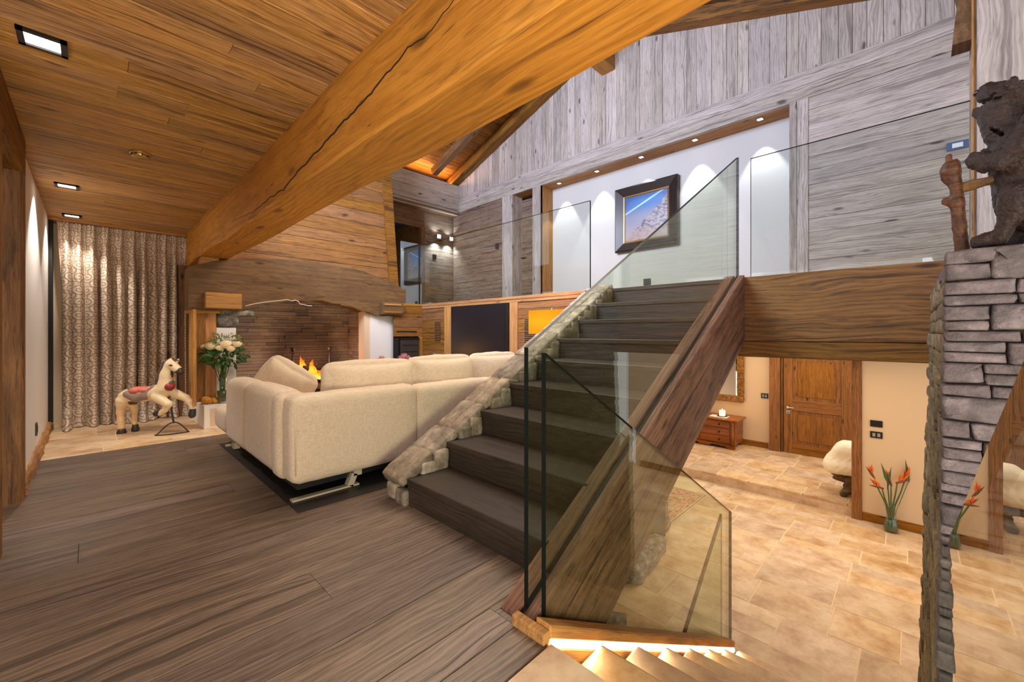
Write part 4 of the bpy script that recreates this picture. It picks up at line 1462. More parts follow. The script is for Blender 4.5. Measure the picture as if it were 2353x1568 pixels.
cu = mesh('curtain', [(x, y - 7.15, z) for x, y, z in vs], fs, M['curtain'], loc=(0, 7.15, 0), smooth=True)
ul = cu.data.uv_layers.new(name='UVMap')
li = np.zeros(len(cu.data.loops), int)
cu.data.loops.foreach_get('vertex_index', li)
ul.data.foreach_set('uv', np.array(uvs)[li].ravel())
tag(cu, 'floor-length beige curtain with brown scroll pattern and pinch pleats', 'curtain')

# ================================================================== CAROUSEL HORSE
HD = 4.647        # distance along the camera axis
Rv, Fv = Vector((0.698, -0.716, 0)), Vector((0.716, 0.698, 0))
HO = Vector((0.28, 6.37, 0))
k_ = HD / 942 / 7.127


def hp(u, v, c=0.0, k=k_):
    px, py = 240 + u / 7.127, 800 + v / 7.127
    return ((px - 285) / 942 * HD, c, EYE + (765 - py) / 942 * HD)


ho = empty('carousel_horse', HO, 'painted cream carousel horse rearing before the curtain on an iron stand', 'carousel horse')
ho.rotation_euler = (0, 0, math.atan2(Rv.y, Rv.x))
ta = NT('horse_paint')
at_ = ta.n('Attribute', attribute_name='Col').outputs['Color']
pn, _ = ta.objcoord(False)
wn = ta.noise(pn, 40, 4, 0.7)
M['vcol'] = ta.principled(ta.mix(ta.math('MULTIPLY', ta.smooth(wn, 0.58, 0.72), 0.5), at_, srgb(120, 88, 58)), 0.45, ta.bump(wn, 0.3, 0.004))
S = lambda r: r * k_
CRM = np.array(srgb(236, 212, 172))


def caps(P, pts, c=0.0, k=0.012):
    ds = []
    for (a, b) in zip(pts[:-1], pts[1:]):
        ds.append(d_cap(P, hp(a[0], a[1], a[3] if len(a) > 3 else c), hp(b[0], b[1], b[3] if len(b) > 3 else c), S(a[2]), S(b[2])))
    return smin(ds, k)


def horse_f(P):
    body = caps(P, [(330, 785, 118), (600, 770, 104), (900, 705, 128)], 0, 0.02)
    neck = caps(P, [(960, 660, 128), (975, 440, 84), (1015, 290, 70)], 0, 0.03)
    head = caps(P, [(1050, 262, 80), (1150, 350, 56), (1195, 395, 48)], 0, 0.02)
    hl = caps(P, [(300, 860, 92, -0.035), (270, 1040, 50, -0.04), (275, 1180, 44, -0.04), (285, 1290, 50, -0.04)], 0, 0.02)
    hr = caps(P, [(360, 880, 85, 0.035), (385, 1040, 42, 0.045), (375, 1150, 36, 0.05), (385, 1250, 42, 0.05)], 0, 0.02)
    f1 = caps(P, [(880, 790, 84, -0.05), (1080, 905, 58, -0.07), (1030, 1000, 40, -0.07), (950, 1050, 40, -0.07)], 0, 0.014)
    f2 = caps(P, [(1090, 760, 74, 0.03), (1230, 830, 56, 0.05), (1300, 900, 46, 0.05), (1345, 1000, 42, 0.05)], 0, 0.014)
    e1 = caps(P, [(1060, 200, 26, -0.022), (1075, 165, 7, -0.024)])
    e2 = caps(P, [(1130, 210, 24, 0.022), (1150, 175, 7, 0.024)])
    return smin([body, neck, head, hl, hr, f1, f2, e1, e2], 0.014)


def horse_c(Vt):
    c = np.tile(CRM, (len(Vt), 1))
    def near(pts, r, col):
        d = caps(Vt, pts, 0, 0.005)
        m = d < r
        c[m] = col
    dk = np.array(srgb(52, 46, 40))
    near([(1175, 395, 40), (1215, 380, 40)], S(22), dk)                       # muzzle
    near([(1100, 280, 6, -0.045), (1088, 282, 6, -0.045)], S(12), dk)         # eye
    near([(1060, 200, 20), (1160, 200, 16)], S(8), np.array(srgb(70, 58, 48)))
    near([(300, 740, 60), (250, 800, 60)], S(34), np.array(srgb(132, 112, 72)))
    # harness straps
    near([(790, 700, 30), (1040, 600, 30)], S(44), np.array(srgb(112, 116, 116)))
    near([(430, 700, 40), (440, 880, 40)], S(36), np.array(srgb(86, 66, 52)))
    near([(1005, 240, 12), (1030, 330, 12), (1090, 420, 12), (1110, 520, 12)], S(24), np.array(srgb(82, 66, 50)))
    near([(1030, 330, 10), (1130, 350, 10)], S(10), np.array(srgb(92, 70, 54)))
    lo_ = Vt[:, 2] < hp(0, 930)[2]
    c[lo_ & (Vt[:, 0] < hp(460, 0)[0])] = np.array(srgb(232, 196, 150))
    return c


a_, b_ = hp(120, 1460), hp(1440, 120)
nets('body', horse_f, (a_[0], -0.14, 0.0), (b_[0], 0.14, b_[2]), 0.009, M['vcol'], ho, color=horse_c)
hdk = plain('horse_dark_hair', srgb(84, 72, 62), 0.6, noise_amt=0.4, nscale=60, bump=0.8)
nets('mane', lambda P: caps(P, [(1060, 180, 26), (960, 240, 40), (880, 380, 36), (830, 520, 34), (800, 620, 26)], 0, 0.01) + 0.006 * wob(P, 120), (hp(700, 0)[0], -0.06, hp(0, 700)[2]), (hp(1160, 0)[0], 0.06, hp(0, 130)[2]), 0.008, hdk, ho)
nets('tail', lambda P: caps(P, [(270, 710, 22), (205, 800, 34), (175, 980, 40), (185, 1150, 36), (200, 1280, 14)], 0, 0.01) + 0.004 * wob(P, 110), (hp(90, 0)[0], -0.06, hp(0, 1330)[2]), (hp(330, 0)[0], 0.06, hp(0, 660)[2]), 0.008, plain('horse_tail_green_grey', srgb(76, 84, 70), 0.6, noise_amt=0.4, nscale=60, bump=0.8), ho)
nets('saddle', lambda P: smin([d_ell(P, hp(520, 690), (S(130), 0.09, S(62))), d_ell(P, hp(660, 680), (S(120), 0.088, S(55)))], 0.02), (hp(360, 0)[0], -0.11, hp(0, 780)[2]), (hp(820, 0)[0], 0.11, hp(0, 590)[2]), 0.009, plain('saddle_coral_red', srgb(206, 110, 92), 0.5, noise_amt=0.15, nscale=40), ho)
nets('saddle_blanket', lambda P: smin([caps(P, [(400, 750, 64), (540, 800, 74), (700, 770, 62), (810, 640, 40)], -0.045, 0.02), caps(P, [(400, 750, 64), (540, 800, 74), (700, 770, 62), (810, 640, 40)], 0.045, 0.02)], 0.03), (hp(340, 0)[0], -0.12, hp(0, 900)[2]), (hp(870, 0)[0], 0.12, hp(0, 560)[2]), 0.009, plain('blanket_grey_mauve', srgb(140, 118, 108), 0.6, noise_amt=0.4, nscale=50), ho)
nets('rosette', lambda P: d_ell(P, hp(1080, 630, -0.045), (S(66), 0.05, S(66))), (hp(990, 0)[0], -0.12, hp(0, 720)[2]), (hp(1170, 0)[0], 0.03, hp(0, 540)[2]), 0.006, plain('rosette_dark_red', srgb(142, 40, 38), 0.4), ho)
hoofm = plain('hoof_black', srgb(48, 44, 42), 0.5)
for (u, v, c, r0, r1) in ((290, 1350, -0.04, 62, 46), (395, 1310, 0.05, 52, 38)):
    q = hp(u, v, c)
    zb = 0.0 if c < 0 else 0.012
    lathe('hoof', [(0.0, zb), (S(r0) * 1.05, zb), (S(r0), zb + 0.02), (S(r1), q[2] + 0.028), (0.0, q[2] + 0.03)], hoofm, ho, loc=(q[0], q[1], 0), n=14)
nets('hoof', lambda P: caps(P, [(1345, 1030, 46, 0.05), (1335, 1110, 54, 0.05)]), (hp(1240, 0)[0], 0.0, hp(0, 1190)[2]), (hp(1430, 0)[0], 0.1, hp(0, 960)[2]), 0.008, hoofm, ho)
nets('hoof', lambda P: caps(P, [(945, 1040, 42, -0.07), (890, 1055, 46, -0.07)]), (hp(810, 0)[0], -0.13, hp(0, 1130)[2]), (hp(1010, 0)[0], -0.01, hp(0, 970)[2]), 0.008, hoofm, ho)
bot = hp(1130, 1220, -0.03)
tube('stand_rod', [hp(1050, 880, -0.0), hp(1075, 1040, -0.015), hp(1110, 1170, -0.025), bot], [0.009, 0.010, 0.010, 0.009], M['iron'], ho)
ring = []
for q in range(25):
    a = q / 24
    if a < 0.3:
        t = a / 0.3; ring.append((1130 - 150 * math.sin(t * math.pi / 2), 1220 + 210 * (1 - math.cos(t * math.pi / 2)), -0.03 - 0.13 * t))
    elif a < 0.7:
        t = (a - 0.3) / 0.4; ring.append((980 + 345 * t, 1430, -0.16 + 0.18 * t - 0.05 * math.sin(math.pi * t)))
    else:
        t = (a - 0.7) / 0.3; ring.append((1325 - 195 * (1 - math.cos(t * math.pi / 2)), 1430 - 210 * math.sin(t * math.pi / 2), 0.02 - 0.05 * t))
rp = []
for (u, v, c) in ring:
    q = hp(u, v, c)
    rp.append((q[0], q[1], max(0.010, q[2] * (0.0 if v >= 1430 else max(0.0, (1430 - v) / 210)) * 1.0 + 0.010)))
tube('stand_loop', rp, 0.0075, M['iron'], ho, n=8)

# ================================================================== VASES AND FLOWERS
def rose(name, p, r, label, root, group):
    e = empty(name, p, label, 'rose', group)
    vs, fs = [], []
    g = random.Random(int(p[0] * 1000 + p[2] * 777))
    for ring_, (n, rad, top, flare) in enumerate(((3, 0.30, 62, 0.0), (4, 0.52, 58, 0.05), (5, 0.76, 48, 0.10), (6, 1.0, 30, 0.22))):
        for q in range(n):
            a0 = 2 * math.pi * (q + 0.35 * ring_) / n + g.uniform(-.2, .2)
            hw = math.pi / n * 1.45
            tp_ = math.radians(top + g.uniform(-8, 8))
            base = len(vs)
            for j in range(5):
                t = j / 4
                ph = math.radians(-75) + (tp_ + math.radians(75)) * t
                for i in range(5):
                    s = (i - 2) / 2
                    a = a0 + s * hw * (0.45 + 0.55 * math.sin(math.pi * min(1, 0.2 + 0.6 * t)))
                    rr = r * rad * (max(0.12, math.cos(ph)) + flare * t ** 4)
                    zz = r * (0.55 + 0.45 * rad) * math.sin(ph) * 0.95 - 0.10 * r * s * s * t + r * 0.12 * (1 - rad)
                    vs.append((rr * math.cos(a), rr * math.sin(a), zz))
            for j in range(4):
                for i in range(4):
                    k = base + j * 5 + i
                    fs.append((k, k + 1, k + 6, k + 5))
    mesh('bloom', vs, fs, M['rose'], e, smooth=True)
    d = Vector(root) - Vector(p)
    tube('stem', [(0, 0, -0.5 * r), tuple(d * 0.5 + Vector((0, 0, 0.02))), tuple(d)], 0.004, M['stem'], e, n=6)
    return e


def leafmesh(n, spread, size, seed, drop=0.4, dome=1.0):
    g = random.Random(seed)
    vs, fs = [], []
    for _ in range(n):
        a = g.uniform(0, 6.283)
        el = g.uniform(-drop, 1.0)
        d = Vector((math.cos(a) * math.cos(el), math.sin(a) * math.cos(el), math.sin(el) * dome))
        p = d * spread * g.uniform(0.55, 1.0)
        t = (d + Vector((g.uniform(-.7, .7), g.uniform(-.7, .7), g.uniform(-.7, .4)))).normalized()
        w = t.cross(Vector((g.uniform(-1, 1), g.uniform(-1, 1), g.uniform(0, 1)))).normalized()
        s = size * g.uniform(0.6, 1.2)
        nr = t.cross(w)
        b = len(vs)
        vs += [p, p + t * s * .35 + w * s * .28 - nr * s * .06, p + t * s * .75 + w * s * .2 - nr * s * .04, p + t * s, p + t * s * .75 - w * s * .2 - nr * s * .04, p + t * s * .35 - w * s * .28 - nr * s * .06]
        fs += [(b, b + 1, b + 2, b + 3), (b, b + 3, b + 4, b + 5)]
    return vs, fs


VP = (1.115, 6.02, 0.276)
va = tag(lathe('vase', [(0.0, 0.0), (0.035, 0.0), (0.042, 0.01), (0.055, 0.08), (0.064, 0.16), (0.060, 0.24), (0.040, 0.31), (0.034, 0.335), (0.045, 0.37), (0.062, 0.40), (0.058, 0.40), (0.042, 0.372), (0.030, 0.335), (0.037, 0.31), (0.056, 0.24), (0.060, 0.16), (0.051, 0.08), (0.038, 0.014), (0.0, 0.012)], M['glassclear'], loc=VP, n=28), 'green-tinted clear glass vase of roses on the white plinth', 'vase')
wtr = tag(lathe('vase_water', [(0.0, 0.02), (0.034, 0.02), (0.048, 0.08), (0.056, 0.15), (0.0, 0.15)], plain('pond_green_water', srgb(92, 96, 60), 0.2), loc=VP), 'murky green water standing in the rose vase', 'water')
root = (VP[0], VP[1], VP[2] + 0.18)
rc = Vector((1.14, 6.02, 1.0))


def rp_(u, v, d):   # photo offsets (px from 518,790) turned into metres on the bouquet's own plane
    return tuple(rc + Rv * (u * 0.00525) + Vector((0, 0, -v * 0.00525)) - Fv * d)


for i, (u, v, d, r, lab) in enumerate(((-33, 6, 0.10, 0.042, 'small cream rose at the outer edge near the orange panel'), (-14, 4, 0.13, 0.058, 'large cream rose facing the room, second in its row'), (20, 0, 0.13, 0.060, 'largest cream rose in the middle of the bouquet'), (8, 8, 0.15, 0.040, 'half-hidden cream rose low between two larger blooms'), (42, 0, 0.10, 0.044, 'cream rose at the outer edge near the bricks'), (30, 10, 0.12, 0.045, 'lower cream rose tucked under the largest bloom'))):
    rose('rose', rp_(u, v, d), r, lab, root, 'cream roses in the vase')
vs, fs = leafmesh(210, 0.21, 0.085, 3, drop=0.5, dome=0.8)
lv = mesh('rose_leaves', [Vector((v[0], v[1] * 0.5 - 0.03, v[2] - 0.02)) for v in vs], fs, M['leaf'], loc=tuple(rc + Vector((0, 0, -0.16))))
tag(lv, 'dense dark green rose foliage under the cream blooms', 'leaves', None, 'stuff')
vs, fs = leafmesh(240, 0.19, 0.035, 9, drop=0.0, dome=0.9)
lv = mesh('filler_sprigs', [(v[0], v[1] * 0.5 - 0.03, v[2]) for v in vs], fs, M['leaf2'], loc=tuple(rc + Vector((0, 0, -0.02))))
tag(lv, 'fine grey-green filler sprigs rising among the roses', 'leaves', None, 'stuff')
g = random.Random(8)
bms = [tube('stem', [(0, 0, 0.02), (0.0, 0, 0.3), (0.03, 0.02, 0.5)], 0.03, M['leaf'], None)]
bms[0].location = VP
bms[0].name = 'stem_bundle'
tag(bms[0], 'tied bundle of green stems inside the rose vase', 'stems', None, 'stuff')

# proteas on the table hidden behind the sofa
def protea(p, r, label):
    e = empty('protea', p, label, 'flower', 'pink proteas behind the sofa')
    vs, fs = [], []
    for ring_ in range(4):
        n = 12
        for q in range(n):
            a = 2 * math.pi * (q + 0.5 * (ring_ % 2)) / n
            rr = r * (0.35 + 0.2 * ring_)
            h = r * (1.5 - 0.22 * ring_)
            d = Vector((math.cos(a), math.sin(a), 0))
            w = Vector((-math.sin(a), math.cos(a), 0)) * r * 0.13
            b = len(vs)
            vs += [d * r * .2 - w, d * r * .2 + w, d * rr * 1.0 + w * .9 + Vector((0, 0, h * .6)), d * rr * 1.25 + Vector((0, 0, h)), d * rr * 1.0 - w * .9 + Vector((0, 0, h * .6))]
            fs.append((b, b + 1, b + 2, b + 3, b + 4))
    mesh('bloom', vs, fs, M['protea'], e)
    vs, fs = leafmesh(14, r * 1.5, r * 1.3, int(r * 1000), drop=0.3, dome=0.6)
    mesh('leaves', [Vector(v) + Vector((0, 0, -r * .4)) for v in vs], fs, M['leaf'], e)
    tube('stem', [(0, 0, 0), (0.01, 0.01, -0.25)], 0.008, M['stem'], e, n=6)


ctab = empty('side_table', (2.55, 4.70, 0), 'low dark table mostly hidden behind the sofa cushions', 'table')
box('table_top', (-0.45, -0.35, 0.38), (0.45, 0.35, 0.43), M['tread'], ctab, bev=0.004)
for sx in (-1, 1):
    for sy in (-1, 1):
        box('leg', (sx * 0.40 - 0.03, sy * 0.30 - 0.03, 0), (sx * 0.40 + 0.03, sy * 0.30 + 0.03, 0.38), M['tread'], ctab)
bw = tag(lathe('flower_bowl', [(0.0, 0.0), (0.06, 0.0), (0.09, 0.05), (0.10, 0.20), (0.094, 0.20), (0.085, 0.05), (0.0, 0.012)], M['white'], loc=(2.62, 4.72, 0.43)), 'white bowl holding the pink proteas behind the sofa', 'bowl')
protea((2.52, 4.72, 0.76), 0.065, 'pale pink protea before the white chimney pier')
protea((2.80, 4.66, 0.77), 0.072, 'fuller pink protea beside the dark wine cooler')
e = empty('orange_bud', (2.70, 4.6, 0.75), 'small yellow-orange bud between the pink proteas', 'flower')
mesh('bloom', [(0, 0, -.03), (.018, 0, 0), (0, .018, 0), (-.018, 0, 0), (0, -.018, 0), (0, 0, .05)], [(0, 2, 1), (0, 3, 2), (0, 4, 3), (0, 1, 4), (5, 1, 2), (5, 2, 3), (5, 3, 4), (5, 4, 1)], M['orange'], e)
tube('stem', [(0, 0, -.03), (-.02, 0.04, -0.25)], 0.006, M['stem'], e, n=6)

# ================================================================== TELEVISION, COOLER, LAMP, GRILLES
tv = empty('television', (3.965, 4.563, 0.77), 'large dark flat television set in the golden wall', 'television')
box('casing', (-0.02, -0.625, 0.0), (0.05, 0.625, 0.775), M['black'], tv, bev=0.006)
t_ = plain('tv_glass', srgb(30, 26, 28), 0.3, spec=0.3)
box('screen', (-0.024, -0.585, 0.05), (-0.0195, 0.585, 0.735), t_, tv)
box('sensor_bar', (-0.026, -0.06, 0.012), (-0.019, 0.06, 0.03), M['blackmetal'], tv)
wc = empty('wine_cooler', (3.69, 6.05, 0.50), 'dark glass-fronted wine cooler in the return wall', 'wine cooler')
box('cabinet', (-0.14, -0.01, 0.02), (0.23, 0.4, 0.55), M['black'], wc)
box('door', (-0.135, -0.025, 0.03), (0.22, -0.01, 0.53), plain('cooler_glass', srgb(58, 54, 52), 0.15), wc, bev=0.003)
box('door_frame', (-0.138, -0.03, 0.515), (0.225, -0.008, 0.55), M['black'], wc)
for i in range(4):
    box('wine_shelf', (-0.11, -0.028, 0.09 + i * 0.11), (0.19, -0.024, 0.10 + i * 0.11), M['blackmetal'], wc)
for (y0_, y1_, z0_, z1_, lab, nm) in ((5.54, 5.69, 0.985, 1.31, 'dark slotted speaker grille beside the wine cooler', 'a'), (3.44, 3.66, 0.985, 1.31, 'dark slotted speaker grille behind the orange lamp', 'b')):
    e = empty('speaker_grille', (XG - 0.004, (y0_ + y1_) / 2, z0_), lab, 'speaker grille')
    h = z1_ - z0_
    w = (y1_ - y0_) / 2
    box('backing', (-0.003, -w, 0), (0.004, w, h), M['dark'], e)
    for i in range(12):
        box('slat', (-0.008, -w, h * (i + 0.08) / 12), (-0.002, w, h * (i + 0.52) / 12), M['hood'], e)
la = empty('table_lamp', (3.72, 2.98, 0.62), 'table lamp with a glowing orange drum shade', 'lamp')
tsh = NT('lit_orange_shade')
zg_ = tsh.n('SeparateXYZ', {0: tsh.n('TexCoord').outputs['Generated']})
dd = tsh.math('ABSOLUTE', tsh.math('SUBTRACT', zg_.outputs[2], 0.5))
em = tsh.n('Emission', {'Color': tsh.ramp(dd, [(0.0, (1.0, 0.44, 0.012)), (0.5, (1.0, 0.30, 0.006))]), 'Strength': 0.6})
df = tsh.n('BsdfDiffuse', {'Color': (0.25, 0.07, 0.005, 1)})
ad = tsh.n('AddShader', {0: em.outputs[0], 1: df.outputs[0]})
tsh.t.links.new(ad.outputs[0], tsh.out.inputs[0])
bm = bmesh.new()
pts = [(-0.10, -0.30), (0.10, -0.30), (0.10, 0.30), (-0.10, 0.30)]
v0 = [bm.verts.new((x, y, 0.50)) for x, y in pts]
v1 = [bm.verts.new((x, y, 0.775)) for x, y in pts]
for k in range(4):
    bm.faces.new((v0[k], v0[(k + 1) % 4], v1[(k + 1) % 4], v1[k]))
bmesh.ops.bevel(bm, geom=[e_ for e_ in bm.edges if abs(e_.verts[0].co.z - e_.verts[1].co.z) > .1], offset=0.03, segments=4, affect='EDGES')
bmo('lamp_shade', bm, tsh.m, la, smooth=True)
lathe('base', [(0.0, 0.0), (0.09, 0.0), (0.09, 0.02), (0.05, 0.03), (0.06, 0.15), (0.05, 0.32), (0.02, 0.36), (0.012, 0.55), (0.0, 0.55)], M['blackmetal'], la)
lathe('finial', [(0.0, 0.55), (0.006, 0.55), (0.006, 0.77), (0.014, 0.785), (0.0, 0.80)], M['steel'], la)
point('table_lamp_bulb', (3.72, 2.98, 1.27), 6, (1.0, 0.62, 0.22), 0.05)
cb = empty('sideboard', (3.72, 3.0, 0), 'low golden sideboard carrying the orange lamp', 'cabinet')
box('body', (-0.24, -0.34, 0.0), (0.26, 0.50, 0.60), M['hood'], cb, bev=0.004)
box('top', (-0.25, -0.35, 0.60), (0.27, 0.51, 0.62), M['trimw'], cb, bev=0.003)
for q, (a, b) in enumerate(((-0.33, 0.075), (0.085, 0.49))):
    dr = box('door', (-0.255, a, 0.05), (-0.24, b, 0.57), M['trimw'], cb, bev=0.003)
for nm, p, rr, h, mt, lab in (('tumbler', (3.75, 5.35, 0.72), 0.03, 0.10, M['glassclear'], 'small clear tumbler on the ledge under the television'),):
    tag(lathe(nm, [(0, 0), (rr, 0), (rr * 1.1, h), (rr, h), (rr * .92, .008), (0, .008)], mt, loc=p), lab, 'glass')

# ================================================================== CEILING FIXTURES
for i, (y, lab) in enumerate(((2.85, 'large square recessed downlight, the one beside the air vent'), (5.49, 'recessed downlight between smoke detector and curtain'), (6.85, 'recessed downlight closest to the curtain heading'))):
    e = empty('downlight', (-0.155, y, CZ), lab, 'downlight', 'recessed ceiling downlights')
    bm = bmesh.new()
    for (cx_, cy_, sx_2, sy_2) in ((-0.066, 0, 0.022, 0.154), (0.066, 0, 0.022, 0.154), (0, -0.066, 0.154, 0.022), (0, 0.066, 0.154, 0.022)):
        bx(bm, (cx_, cy_, -0.006), (sx_2, sy_2, 0.012))
    bmo('frame', bm, M['blackmetal'], e)
    box('diffuser', (-0.056, -0.056, -0.003), (0.056, 0.056, 0.003), M['lampwhite'], e)
    spot('downlight_beam', (-0.165, y, CZ - 0.02), (-0.30, y, 0.0), (22, 58, 30)[i], WHITE, 100, 0.45, 0.03)
# further downlights of the same row and over the sitting area, outside the frame or above the beam
spot('downlight_beam', (-0.155, 1.4, CZ - 0.02), (-0.1, 1.5, 0), 14, WHITE, 95, 0.5, 0.03)
vt = empty('air_vent', (0.25, 3.155, CZ), 'slotted wooden air vent let into the ceiling planks', 'vent')
box('backing', (-0.15, -0.08, -0.003), (0.15, 0.08, 0.004), M['dark'], vt)
for i in range(11):
    box('slat', (-0.15, -0.08 + i * 0.0148, -0.0045), (0.15, -0.08 + i * 0.0148 + 0.0085, -0.0028), M['ceil'], vt)
sd = empty('smoke_detector', (0.253, 4.106, CZ), 'round brass-coloured smoke detector on the plank ceiling', 'detector')
brs = plain('aged_brass', srgb(176, 140, 84), 0.35, metal=0.6)
lathe('base', [(0.0, 0.0), (0.062, 0.0), (0.066, -0.008), (0.058, -0.014), (0.0, -0.014)], brs, sd)
lathe('dome', [(0.050, -0.012), (0.050, -0.028), (0.040, -0.036), (0.0, -0.038)], brs, sd)
for i in range(9):
    a = i / 9 * 6.283
    b = box('slot', (-0.004, -0.004, -0.006), (0.004, 0.004, 0.006), M['dark'], sd)
    b.location = (0.049 * math.cos(a), 0.049 * math.sin(a), -0.02)
    b.rotation_euler = (0, 0, a)

# niche spotlights
labs = ('niche spotlight next to the warm timber jamb', 'niche spotlight second from the warm timber jamb', 'niche spotlight directly above the mountain picture', 'niche spotlight second from the grey post', 'niche spotlight next to the grey post')
for i, (y, lab) in enumerate(zip((4.518, 3.733, 2.949, 2.152, 1.359), labs)):
    e = empty('spotlight', (5.845, y, 3.812), lab, 'spotlight', 'niche ceiling spotlights')
    bm = bmesh.new()
    for (cx_, cy_, sx_2, sy_2) in ((-0.034, 0, 0.012, 0.08), (0.034, 0, 0.012, 0.08), (0, -0.034, 0.08, 0.012), (0, 0.034, 0.08, 0.012)):
        bx(bm, (cx_, cy_, -0.003), (sx_2, sy_2, 0.006))
    bmo('frame', bm, M['steel'], e)
    box('lens', (-0.028, -0.028, -0.002), (0.028, 0.028, 0.002), M['lampwhite'], e)
    spot('niche_beam', (5.855, y, 3.795), (6.03, y, 1.9), 36, (0.86, 0.91, 1.0), 58, 0.3, 0.02)

# ================================================================== PICTURE
pc = empty('picture', (6.04, 2.955, 2.945), 'dark-framed picture of a rocky mountain with a blue streak of sky', 'picture')
fm = plain('dark_bronze_frame', srgb(52, 44, 38), 0.3, metal=0.3, noise_amt=0.1)
gold = plain('inner_gold_slip', srgb(150, 116, 70), 0.35, metal=0.5)
ow, oh, iw, ih = 0.512, 0.512, 0.345, 0.345
prof = [(0.0, ow, 0.0), (0.075, ow, 0.0), (0.090, ow - 0.02, 0), (0.05, iw + 0.03, 0), (0.045, iw + 0.012, 0), (0.03, iw, 0)]
for sgn, nm in (((0, 1), 't'), ((1, 0), 'r'), ((0, -1), 'b'), ((-1, 0), 'l')):
    vs = []
    for d, a, _ in prof:
        if sgn[0]:
            vs += [(-d, sgn[0] * a, -a), (-d, sgn[0] * a, a)]
        else:
            vs += [(-d, -a, sgn[1] * a), (-d, a, sgn[1] * a)]
    fs = [(2 * i, 2 * i + 1, 2 * i + 3, 2 * i + 2) for i in range(len(prof) - 1)]
    mesh('frame', vs, fs, fm, pc, mats=[fm, gold], idx=[0, 0, 0, 1, 1])
tp = NT('mountain_print')
po_ = tp.n('TexCoord').outputs['Object']
sp = tp.n('SeparateXYZ', {0: po_})
yy, zz = tp.math('DIVIDE', sp.outputs[0], 0.345), tp.math('DIVIDE', sp.outputs[1], 0.345)
sky = tp.ramp(tp.math('MULTIPLY', tp.math('ADD', zz, 1), 0.5), [(0.1, srgb(200, 186, 190)), (0.55, srgb(158, 164, 190)), (0.75, srgb(88, 134, 196)), (1.0, srgb(70, 120, 190))])
n1 = tp.noise(po_, 7, 5, 0.7)
edge = tp.math('ADD', tp.math('ADD', tp.math('MULTIPLY', yy, 0.85), -0.08), tp.math('MULTIPLY', tp.math('SUBTRACT', n1, 0.5), 0.6))
mt = tp.smooth(tp.math('SUBTRACT', edge, zz), -0.03, 0.05)
n2 = tp.noise(tp.mapping(po_, (1, 1.6, 1)), 13, 5, 0.7)
mc = tp.ramp(n2, [(0.32, srgb(64, 70, 100)), (0.45, srgb(128, 116, 120)), (0.55, srgb(200, 190, 196)), (0.7, srgb(156, 132, 110))])
lowz = tp.smooth(zz, -0.4, -0.75)
mc = tp.mix(tp.math('MULTIPLY', lowz, 0.7), mc, srgb(206, 176, 156))
pcx = tp.mix(mt, sky, mc)
ray = tp.math('ABSOLUTE', tp.math('SUBTRACT', zz, tp.math('ADD', tp.math('MULTIPLY', yy, 0.42), 0.68)))
rm = tp.math('MULTIPLY', tp.math('SUBTRACT', 1.0, tp.smooth(ray, 0.02, 0.06)), tp.math('SUBTRACT', 1.0, mt))
pcx = tp.mix(rm, pcx, srgb(190, 240, 250))
pcx = tp.mix(1.0, pcx, (0.62, 0.60, 0.60), 'MULTIPLY')
M['print'] = tp.principled(pcx, 0.35)
# canvas: local X runs to the viewer's right (world -Y), local Y up
prism('canvas', [(-0.347, -0.347), (0.347, -0.347), (0.347, 0.347), (-0.347, 0.347)], 0.012, M['print'], pc, frame((-0.03, 0, 0), (0, -1, 0), (0, 0, 1)))


def switch(name, c, n, up, w, h, label, cat='switch', mat='black', btn='blackmetal', nb=1):
    """Plate on a wall; n = wall normal (into the room)."""
    n = Vector(n)
    side = Vector((0, 0, 1)).cross(n)
    e = empty(name, c, label, cat)
    m = frame((0, 0, 0), side, (0, 0, 1))
    o = prism('plate', [(-w / 2, -h / 2), (w / 2, -h / 2), (w / 2, h / 2), (-w / 2, h / 2)], 0.012, M[mat], e, m)
    for i in range(nb):
        xo = (i - (nb - 1) / 2) * w / max(nb, 1) * 0.8
        bw_ = w * 0.5 / nb
        prism('rocker', [(xo - bw_ / 2, -h * .28), (xo + bw_ / 2, -h * .28), (xo + bw_ / 2, h * .28), (xo - bw_ / 2, h * .28)], 0.018, M[btn], e, m)
    return e


M['btn'] = plain('switch_rocker_grey', srgb(150, 148, 146), 0.4)
M['bluegrey'] = plain('blue_grey_plate', srgb(84, 108, 146), 0.4, metal=0.3)
switch('light_switch', (5.672, 5.952, 2.874), (-1, 0, 0), None, 0.085, 0.12, 'black light switch on the grey corridor post', nb=1)
switch('socket', (6.03, 2.946, 1.925), (-1, 0, 0), None, 0.11, 0.10, 'dark floor-level socket beneath the mountain picture', 'socket', nb=1)
switch('thermostat', (5.69, -0.31, 2.90), (-1, 0, 0), None, 0.14, 0.075, 'blue-grey control plate on the grey boards near the bear', 'thermostat', mat='bluegrey', btn='white')
switch('light_switch', (5.235, 7.462, 2.80), (0, -1, 0), None, 0.09, 0.09, 'small black switch below the twin wall lights', nb=1)
switch('light_switch', (-0.344, 5.62, 0.27), (1, 0, 0), None, 0.075, 0.11, 'dark socket plate low on the plaster wall', 'socket', nb=1)
switch('light_switch', (7.392, 0.34, -0.095), (-1, 0, 0), None, 0.125, 0.085, 'upper of two black switches above the orange flowers', nb=2)
switch('light_switch', (7.392, 0.34, -0.245), (-1, 0, 0), None, 0.125, 0.085, 'lower of two black switches above the orange flowers', nb=2, btn='btn')
switch('light_switch', (9.852, 2.206, -0.189), (-1, 0, 0), None, 0.13, 0.10, 'small black double switch between gilt mirror and door', nb=2, btn='btn')

area('cove_glow', (5.0, 7.31, 4.40), (5.0, 7.0, 4.75), 1.2, 0.05, 10, (1.0, 0.50, 0.14))
